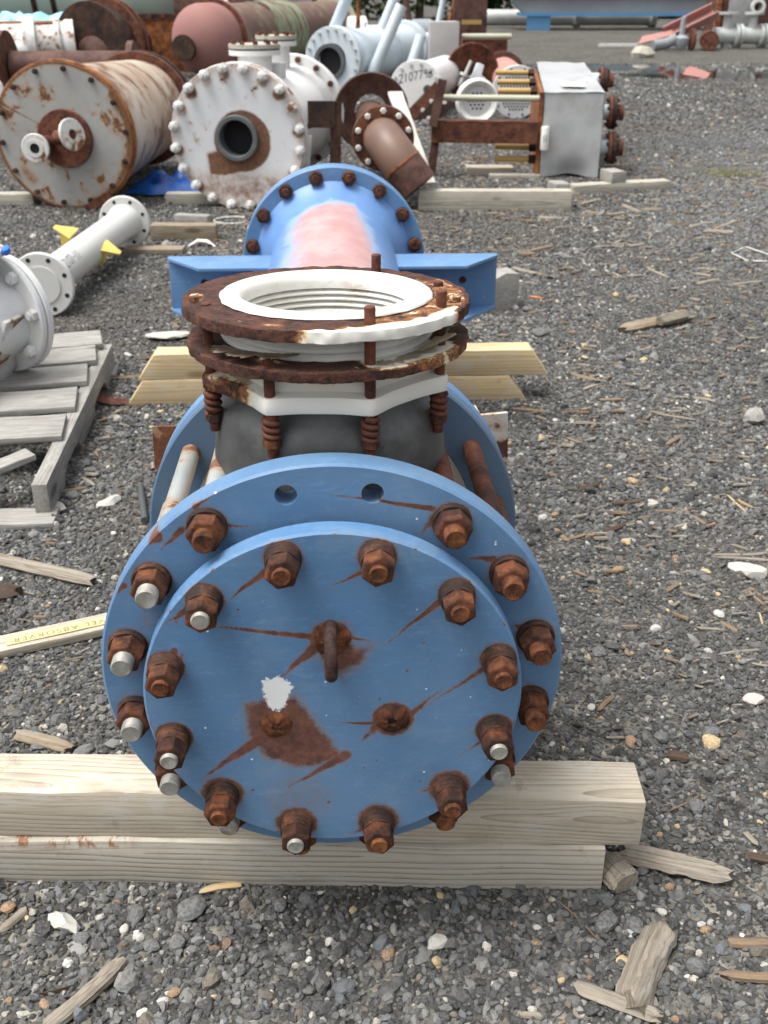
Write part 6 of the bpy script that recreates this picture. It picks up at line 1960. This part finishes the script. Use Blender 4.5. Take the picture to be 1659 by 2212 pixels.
WOOD=[(0.888,5.163,1.009,5.017,0.024,'g'),(1.351,4.944,1.493,4.977,0.024,'g'),(1.561,5.135,1.610,4.933,0.024,'g'),(1.701,4.797,1.847,4.884,0.023,'g'),(1.848,4.772,2.032,4.838,0.023,'g'),(2.115,5.965,2.280,5.931,0.028,'g'),(2.062,6.077,2.244,6.213,0.029,'g'),(2.212,6.043,2.393,6.236,0.029,'g'),(1.582,6.811,1.739,6.980,0.032,'g'),(1.847,6.766,1.903,6.533,0.031,'g'),(1.933,6.596,2.056,6.624,0.030,'g'),(1.392,5.587,1.479,5.608,0.026,'g'),(1.589,5.603,1.678,5.648,0.026,'g'),(1.234,6.406,1.370,6.369,0.029,'g'),(1.403,4.103,1.462,4.143,0.020,'g'),(0.867,3.411,0.932,3.459,0.017,'g'),(1.229,3.316,1.293,3.274,0.017,'g'),(1.062,3.172,1.173,3.114,0.016,'g'),(1.661,6.449,1.801,6.506,0.030,'g'),(1.788,5.104,1.888,5.067,0.024,'g'),(1.752,5.005,1.824,4.951,0.024,'g'),(1.710,5.330,2.049,5.297,0.009,'g'),(0.686,3.109,0.898,3.094,0.006,'g'),(1.632,5.436,1.877,5.639,0.010,'g'),(1.144,3.339,1.215,3.316,0.006,'g'),(0.961,5.465,1.042,5.439,0.028,'b'),(0.997,5.487,1.173,5.621,0.028,'b'),(0.855,3.580,0.941,3.501,0.019,'b'),(0.587,3.238,0.706,3.197,0.018,'b'),(0.896,3.301,0.977,3.307,0.018,'b'),(1.018,2.913,1.086,2.982,0.016,'b'),(0.720,2.981,0.760,2.932,0.016,'b'),(1.363,3.196,1.397,3.105,0.017,'b'),(1.569,6.516,1.699,6.479,0.033,'b'),(1.809,5.273,1.874,5.314,0.027,'b'),(0.596,3.275,0.673,3.259,0.011,'d'),(0.873,4.620,0.936,4.583,0.022,'o'),(0.570,2.378,0.589,2.311,0.013,'b'),(0.591,2.320,0.640,2.344,0.013,'b'),(0.641,2.340,0.693,2.346,0.013,'b'),(0.841,2.469,0.958,2.459,0.013,'b'),(0.950,2.441,0.969,2.384,0.013,'b'),(0.856,1.919,0.880,1.883,0.011,'b'),(0.572,2.160,0.600,2.132,0.012,'b'),(0.773,2.058,0.813,2.093,0.011,'b'),(0.510,1.621,0.550,1.664,0.010,'b'),(0.615,1.847,0.617,1.801,0.010,'b'),(0.587,2.066,0.622,2.057,0.011,'b'),(0.694,2.351,0.758,2.393,0.019,'d'),(0.756,2.517,0.840,2.528,0.020,'d'),(0.683,2.607,0.746,2.641,0.021,'d'),(0.606,1.481,0.641,1.470,0.013,'d'),(0.884,2.374,0.940,2.394,0.010,'g'),(0.727,2.417,0.757,2.439,0.010,'g'),(0.944,2.224,1.078,2.227,0.010,'g'),(0.940,2.212,1.065,2.191,0.010,'g'),(0.796,1.899,0.850,1.890,0.009,'g'),(0.810,1.799,0.915,1.813,0.008,'g'),(1.001,2.276,1.036,2.245,0.010,'g'),(0.506,1.536,0.541,1.534,0.007,'g'),(0.868,1.761,0.898,1.751,0.008,'g'),(1.088,2.553,1.103,2.444,0.007,'y'),(1.108,2.527,1.135,2.476,0.007,'y'),(0.954,1.952,0.944,1.906,0.006,'y'),(0.964,2.057,0.980,1.985,0.008,'b'),(0.978,2.063,0.994,2.005,0.008,'b'),(0.579,1.062,0.645,1.059,0.018,'b'),(0.549,1.008,0.622,0.998,0.017,'b'),(0.243,0.955,0.279,0.951,0.009,'g'),(0.681,1.282,0.692,1.252,0.011,'g'),(0.440,0.974,0.434,0.929,0.009,'g'),(0.609,1.481,0.643,1.469,0.019,'d'),(0.662,1.230,0.705,1.217,0.017,'d'),(0.567,1.337,0.634,1.373,0.003,'b'),(0.339,1.149,0.384,1.073,0.003,'b'),(-0.514,1.129,-0.485,1.169,0.014,'g'),(-0.426,1.017,-0.378,1.030,0.003,'d'),(-0.219,1.192,-0.156,1.203,0.014,'y'),(-0.814,2.981,-0.745,2.950,0.007,'b'),(-0.745,2.887,-0.680,2.893,0.006,'b'),(-0.738,2.950,-0.722,2.900,0.007,'b'),(-0.812,2.681,-0.779,2.760,0.006,'b'),(-0.798,2.650,-0.711,2.685,0.014,'b'),(-0.788,3.177,-0.727,3.238,0.016,'b'),(-0.801,3.606,-0.699,3.614,0.018,'b'),(-0.739,2.750,-0.689,2.692,0.014,'g')]
STONE=[(0.824,1.639,0.0177,'k'),(0.498,1.630,0.0096,'w'),(0.703,1.903,0.0108,'w'),(0.860,1.952,0.0146,'w'),(0.548,2.444,0.0130,'w'),(0.737,2.301,0.0124,'y'),(0.700,1.511,0.0160,'y'),(0.893,2.147,0.0108,'y'),(0.768,2.011,0.0065,'y'),(0.749,1.974,0.0074,'y'),(0.889,2.042,0.0066,'y'),(0.703,1.816,0.0069,'y'),(0.547,1.520,0.0114,'o'),(0.680,2.156,0.0148,'o'),(0.840,2.217,0.0091,'o'),(0.584,2.461,0.0109,'o'),(0.446,1.614,0.0095,'s'),(0.555,1.816,0.0173,'s'),(0.610,1.529,0.0122,'s'),(0.708,1.541,0.0154,'s'),(0.882,2.109,0.0136,'s'),(0.860,2.136,0.0118,'s'),(0.768,2.253,0.0122,'s'),(0.741,1.784,0.0120,'s'),(0.298,1.103,0.0070,'w'),(0.320,1.119,0.0060,'w'),(0.548,1.097,0.0076,'w'),(0.495,1.124,0.0073,'w'),(0.143,1.080,0.0137,'w'),(0.414,1.036,0.0096,'y'),(0.316,1.009,0.0060,'y'),(0.157,1.170,0.0062,'y'),(0.019,1.147,0.0071,'y'),(0.699,1.515,0.0153,'y'),(0.070,1.063,0.0097,'o'),(0.290,1.074,0.0068,'o'),(0.537,1.285,0.0066,'o'),(0.520,1.173,0.0083,'o'),(0.550,1.525,0.0111,'o'),(0.551,1.087,0.0095,'o'),(0.446,1.099,0.0159,'s'),(0.405,1.105,0.0170,'s'),(0.515,1.018,0.0171,'s'),(0.334,1.022,0.0080,'s'),(0.708,1.541,0.0163,'s'),(0.618,1.344,0.0159,'s'),(0.609,1.530,0.0149,'s'),(0.562,1.433,0.0119,'s'),(-0.303,1.110,0.0090,'w'),(-0.327,1.126,0.0079,'w'),(-0.250,0.999,0.0071,'w'),(-0.480,1.155,0.0046,'y'),(-0.180,1.003,0.0050,'y'),(-0.416,1.000,0.0084,'o'),(-0.237,1.012,0.0086,'o'),(-0.467,1.009,0.0057,'o'),(-0.513,1.174,0.0124,'o'),(-0.388,1.110,0.0105,'s'),(-0.243,1.095,0.0135,'s'),(-0.281,1.093,0.0127,'s'),(-0.318,1.162,0.0124,'s'),(-0.052,1.170,0.0126,'s'),(-0.093,1.160,0.0132,'s'),(-0.747,2.452,0.0159,'w'),(-0.583,2.404,0.0078,'w'),(-0.551,3.027,0.0095,'w'),(-0.598,3.133,0.0082,'y'),(-0.590,3.265,0.0121,'y'),(-0.735,2.624,0.0185,'s'),(-0.773,3.095,0.0115,'s'),(-0.722,2.800,0.0142,'s'),(-0.714,2.958,0.0148,'s'),(-0.677,3.061,0.0210,'s'),(-0.747,2.852,0.0162,'s'),(0.825,4.058,0.0321,'s'),(0.837,4.414,0.0264,'s'),(1.076,3.727,0.0264,'s'),(0.803,3.344,0.0176,'s'),(1.164,3.724,0.0141,'y'),(0.947,3.760,0.0124,'y'),(1.280,4.637,0.0170,'y'),(1.283,3.323,0.0144,'y')]


# ------------------------------------------------------------------ loose wood and stones
def splinter(L, w, h, seed, mat, n=9, K=6):
    """ragged weathered stick along local X, centred"""
    rg = random.Random(seed)
    mb = MB()
    rows = []
    bend = rg.uniform(-.05, .05) * L
    endw = (rg.choice((0.35, 0.7, 0.85)), rg.choice((0.25, 0.6, 0.85)))
    colf = [rg.uniform(0.78, 1.2) for _ in range(K)]
    for i in range(n + 1):
        t = i / n
        taper = min(1.0, endw[0 if t < .5 else 1] + 3.2 * min(t, 1 - t) * rg.uniform(0.9, 1.15)) * (1 + 0.16 * mnoise.noise(Vector((i * 0.45, seed, 0))))
        row = []
        for k in range(K):
            a = 2 * pi * k / K + 0.4
            rr_ = taper * colf[k] * rg.uniform(0.93, 1.07)
            xx = (t - 0.5) * L + (rg.uniform(-.07, .07) * L if i in (0, n) else 0)
            row.append(len(mb.v))
            mb.v.append((xx, math.cos(a) * w * 0.55 * rr_ + bend * math.sin(pi * t), max(-h * 0.45, math.sin(a) * h * 0.55 * rr_) + h * 0.42))
        rows.append(row)
    for A, B in zip(rows[:-1], rows[1:]):
        for k in range(K):
            mb.f.append((A[k], A[(k + 1) % K], B[(k + 1) % K], B[k]))
    mb.f += [tuple(rows[0]), tuple(rows[-1])]
    return mb.mesh('wood_scrap', mat, smooth=22)


def put_splinter(name, label, x0, y0, x1, y1, w, h, mat, seed, group=None, cat='wood scrap', z=0.002, tilt=0):
    L = math.hypot(x1 - x0, y1 - y0)
    o = ob(name, splinter(L, w, h, seed, mat, *((16, 9) if name == 'driftwood' else (9, 6))), None, ((x0 + x1) / 2, (y0 + y1) / 2, z), (0, tilt, math.atan2(y1 - y0, x1 - x0)))
    return tag(o, label, cat, group)


TONE = {'g': ('chipg', 'grey'), 'b': ('chipb', 'brown'), 'd': ('chipd', 'dark brown'), 'o': ('chipo', 'orange'), 'y': ('chipy', 'pale yellow')}
ORD = ['leftmost', 'second from the left', 'third from the left', 'fourth from the left', 'fifth from the left', 'sixth from the left', 'seventh from the left', 'eighth from the left', 'ninth from the left', 'tenth from the left', 'eleventh from the left', 'twelfth from the left']


def zone(x_, y_):
    if x_ < -0.40:
        return 'at the lower left corner' if y_ < 1.3 else ('beside the pallet' if y_ < 3.05 else 'between pallet and pine beams')
    if y_ < 1.27:
        return 'in front of the front timbers' if x_ < 0.40 else 'at the lower right corner'
    if y_ < 1.7:
        return 'right of the blind flange'
    if y_ < 2.12:
        return 'right of the body flange'
    if y_ < 2.75:
        return 'right of the rear flange'
    if y_ < 3.75:
        return 'right of the pine beams'
    if y_ < 5.15:
        return 'near the long driftwood stick'
    if y_ < 6.0:
        return 'beyond the long driftwood stick'
    return 'near the long pale timber beam'


def name_apart(items, noun, plural, cat, grp):
    """items: (object, look, zone, x); labels single each one out by look, place and order from the left"""
    fam = {}
    for it in items:
        fam.setdefault((it[1], it[2]), []).append(it)
    for (look, zn), L in fam.items():
        L.sort(key=lambda t: t[3])
        for q, it in enumerate(L):
            lab = '%s %s %s' % (look, noun, zn) if len(L) == 1 else '%s of the %s %s %s' % (ORD[q], look, plural, zn)
            tag(it[0], lab, cat, grp)


items = []
for i, (x0, y0, x1, y1, w, tn) in enumerate(WOOD):
    m_, nm = TONE[tn]
    L = math.hypot(x1 - x0, y1 - y0)
    o = put_splinter('wood_scrap', 'x', x0, y0, x1, y1, w * 0.95, max(0.006, w * 0.55), m_, 100 + i)
    size = 'thin' if w < 0.0105 else ('long' if L > 0.12 else 'short')
    items.append((o, size + ' ' + nm, zone((x0 + x1) / 2, (y0 + y1) / 2), (x0 + x1) / (y0 + y1)))
name_apart(items, 'wood scrap', 'wood scraps', 'wood scrap', 'wood scraps loose on the gravel')
# countless smaller chips
rg = random.Random(77)
for tn in 'gb':
    mb = MB()
    for i in range(700):
        y_ = 1.5 + rg.random() ** 0.7 * 7.5
        lo = 0.62 if y_ < 3.7 else 0.45
        x_ = lo + rg.random() * (0.42 * y_ + 0.25 - lo) if rg.random() < 0.85 else -rg.uniform(0.5, 0.75)
        a = rg.gauss(0, 0.5)
        L = rg.uniform(0.015, 0.05) * (0.55 + 0.15 * y_)
        w_ = L * rg.uniform(0.12, 0.3)
        Mx = Matrix.Translation((x_, y_, 0.008)) @ Matrix.Rotation(a, 4, 'Z') @ Matrix.Rotation(rg.gauss(0, .08), 4, 'Y')
        q = [rg.uniform(.7, 1.1) for _ in range(8)]
        mb.add([(-L / 2 * q[0], -w_ / 2, 0), (L / 2 * q[1], -w_ / 2 * q[2], 0), (L / 2 * q[3], w_ / 2, 0), (-L / 2 * q[4], w_ / 2 * q[5], 0), (-L / 2 * q[6], -w_ / 3, w_ * .5), (L / 2 * q[7], -w_ / 3, w_ * .4), (L / 2 * q[2], w_ / 3, w_ * .5), (-L / 2 * q[1], w_ / 3, w_ * .4)],
               [(0, 3, 2, 1), (4, 5, 6, 7), (0, 1, 5, 4), (1, 2, 6, 5), (2, 3, 7, 6), (3, 0, 4, 7)], Mx)
    o = ob('wood_chips', mb.mesh('wood_chips', TONE[tn][0], smooth=0))
    o['kind'] = 'stuff'
    tag(o, 'tiny %s wood chips scattered all over the gravel' % TONE[tn][1], 'wood chips')
put_splinter('driftwood', 'thick weathered stick right of the front timber ends', 0.455, 1.240, 0.615, 1.180, 0.036, 0.026, 'drift', 501, cat='stick')
put_splinter('driftwood', 'blunt grey wood chunk touching the front lower timber end', 0.425, 1.225, 0.452, 1.170, 0.05, 0.035, 'drift', 502, cat='wood chunk')
put_splinter('driftwood', 'broad upright driftwood piece in the lower right corner', 0.487, 1.085, 0.405, 0.955, 0.045, 0.03, 'drift', 503, cat='stick')
put_splinter('driftwood', 'grey stick crossing below the broad driftwood piece at the lower right', 0.335, 0.992, 0.440, 0.938, 0.020, 0.016, 'drift', 504, cat='stick')
put_splinter('driftwood', 'pointed grey splinter in the lower left corner', -0.405, 0.955, -0.318, 1.066, 0.026, 0.018, 'drift', 505, cat='stick')
put_splinter('driftwood', 'grey brown stick behind the front timber on the left', -0.612, 1.588, -0.50, 1.542, 0.028, 0.018, 'weather2', 506, cat='stick')
put_splinter('driftwood', 'long grey stick on the left between pallet and labelled strip', -0.95, 2.315, -0.592, 2.152, 0.032, 0.026, 'drift', 507, cat='stick')
put_splinter('driftwood', 'dark brown wood chunk at the left edge above the labelled strip', -0.87, 2.10, -0.745, 2.108, 0.05, 0.03, 'chipd', 508, cat='wood chunk')
put_splinter('driftwood', 'long driftwood stick on open gravel right of the expansion joint', 1.17, 4.082, 1.52, 4.252, 0.05, 0.035, 'weather2', 509, cat='stick')
put_splinter('driftwood', 'short pale driftwood lying over the long stick', 1.33, 4.12, 1.48, 4.22, 0.045, 0.04, 'chipg', 510, cat='stick', z=0.02)
put_splinter('driftwood', 'upright split grey wood stub at the right edge', 1.32, 3.07, 1.385, 3.11, 0.05, 0.05, 'weather', 511, cat='wood chunk')
put_splinter('steel_offcut', 'flat red brown steel offcut between pallet and pine beams', -0.84, 3.42, -0.71, 3.335, 0.07, 0.012, 'brownred', 512, cat='steel scrap')
tag(ob('steel_rod', MB().tube([(0, 0, 0.012), (0.049, -0.223, 0.014)], 0.010, 14).mesh('steel_rod', flat_mat('dark_steel', (0.09, 0.10, 0.10), 0.45, 0.3)), None, (-0.559, 2.678, 0)), 'short dark grey steel rod left of the rear flange', 'rod')


def stone_mesh(seed, mat, rough=0.25):
    rg = random.Random(seed)
    bm = bmesh.new()
    bmesh.ops.create_icosphere(bm, subdivisions=2, radius=1.0)
    off = Vector((rg.uniform(0, 50), rg.uniform(0, 50), rg.uniform(0, 50)))
    sx, sy, sz = rg.uniform(.95, 1.3), rg.uniform(.75, 1.0), rg.uniform(.5, .75)
    for v in bm.verts:
        d = 1 + rough * 1.6 * mnoise.noise(v.co * 0.9 + off)
        v.co = Vector((v.co.x * sx * d, v.co.y * sy * d, v.co.z * sz * d))
    me = bpy.data.meshes.new('stone')
    bm.to_mesh(me)
    bm.free()
    me.polygons.foreach_set('use_smooth', [True] * len(me.polygons))
    me.set_sharp_from_angle(angle=rad(24))
    me.materials.append(MAT[mat])
    return me


MAT['st_w'] = flat_mat('white_stone', (0.44, 0.425, 0.39), 0.85, 0, 0.3, 30, 0.3)
MAT['st_y'] = flat_mat('cream_stone', (0.46, 0.35, 0.20), 0.75, 0, 0.3, 3.5, 0.5)
MAT['st_o'] = flat_mat('tan_stone', (0.27, 0.18, 0.11), 0.8, 0, 0.4, 3.5, 0.6)
MAT['st_s'] = flat_mat('grey_stone', (0.125, 0.127, 0.125), 0.8, 0, 0.45, 3.5, 0.6)
MAT['st_k'] = flat_mat('pinkish_stone', (0.50, 0.43, 0.40), 0.8, 0, 0.25, 60, 0.4)
SN = {'w': 'white', 'y': 'cream', 'o': 'tan', 's': 'grey', 'k': 'pinkish'}
items = []
for i, (x_, y_, r_, tn) in enumerate(STONE):
    o = ob('pebble', stone_mesh(700 + i, 'st_' + tn), None, (x_, y_, r_ * 0.38), (0, 0, i * 1.7), r_)
    size = 'small' if r_ < 0.0095 else ('big' if r_ > 0.0145 else 'middling')
    items.append((o, size + ' ' + SN[tn], zone(x_, y_), x_ / y_))
name_apart(items, 'pebble', 'pebbles', 'pebble', 'pebbles larger than the gravel')
for (nm, lab, x_, y_, r_, mt, ro, sc) in (
        ('white_stone', 'long white stone in front of the timbers at the left', -0.421, 1.143, 0.020, 'st_w', 0.5, (1.3, .75, .8)),
        ('dark_cone', 'dark round stone with brown ring touching the lower front timber', -0.231, 1.158, 0.020, 'st_s', 0.15, (1, 1.1, 1)),
        ('white_stone', 'knobbly white stone between pallet and blue rear flange', -0.627, 2.582, 0.024, 'st_w', 0.6, (1.2, .9, .9)),
        ('white_stone', 'flat white shard beside the near pallet stringer end', -0.775, 2.566, 0.024, 'st_w', 0.3, (1.2, 1.0, .25)),
        ('flat_rock', 'flat pale rock on gravel left of the rusty rings', -0.684, 4.058, 0.055, 'st_w', 0.4, (1.3, .7, .35)),
        ('white_stone', 'large white rough stone at the right edge above mid height', 0.995, 2.142, 0.030, 'st_w', 0.5, (1.1, 1.0, .9)),
        ('white_stone', 'small white stone by the far end of the pallet', -0.80, 3.86, 0.02, 'st_w', 0.4, (1.4, .7, .5))):
    tag(ob(nm, stone_mesh(int(abs(x_) * 977), mt, ro), None, (x_, y_, r_ * 0.35), (0, 0, x_ * 9), tuple(r_ * k for k in sc)), lab, 'stone')
# white bent strips
tag(ob('white_strip', MB().tube([(0, 0, 0.01), (0.05, 0.03, 0.03), (0.10, 0.02, 0.03), (0.15, -0.03, 0.012)], [0.004, 0.012, 0.012, 0.004], 8).mesh('white_strip', 'ptfe2', smooth=50), None, (-0.80, 5.70, 0)), 'small curved white strip beside the brown plank', 'scrap')
ring_pts = [(0.11 * math.cos(rad(a)), 0.10 * math.sin(rad(a)), 0.012) for a in range(30, 330, 15)]
tag(ob('white_loop', MB().tube(ring_pts, 0.007, 8).mesh('white_loop', 'st_w', smooth=50), None, (-0.62, 6.37, 0)), 'open white plastic loop on the gravel below the white exchanger', 'scrap')
tag(ob('white_wire', MB().tube([(0, 0, 0.01), (-0.08, 0.16, 0.02), (-0.20, 0.05, 0.015), (-0.17, -0.10, 0.01), (0.1, -0.16, 0.01), (0.2, -0.14, 0.01)], 0.003, 8).mesh('white_wire', 'ptfe2', smooth=50), None, (2.28, 5.35, 0)), 'bent thin white strip at the right edge on gravel', 'scrap')

# thin grass at the right
mb = MB()
gr = random.Random(9)
for i in range(420):
    x_, y_ = gr.gauss(0, 0.13), gr.gauss(0, 0.09)
    h_ = gr.uniform(0.02, 0.06)
    a = gr.uniform(0, 6.28)
    lx, ly = gr.uniform(-.03, .03), gr.uniform(-.03, .03)
    w_ = 0.0022
    mb.add([(x_ - w_ * math.cos(a), y_ - w_ * math.sin(a), 0), (x_ + w_ * math.cos(a), y_ + w_ * math.sin(a), 0), (x_ + lx, y_ + ly, h_)], [(0, 1, 2)])
MAT['grass'] = flat_mat('dry_grass', (0.24, 0.24, 0.09), 0.8, 0, 0.3, 8)
go_ = ob('grass', mb.mesh('grass', 'grass', smooth=0, recalc=False), None, (2.95, 7.95, 0.0))
go_['kind'] = 'stuff'
tag(go_, 'sparse yellowish grass tuft at the right edge', 'grass')
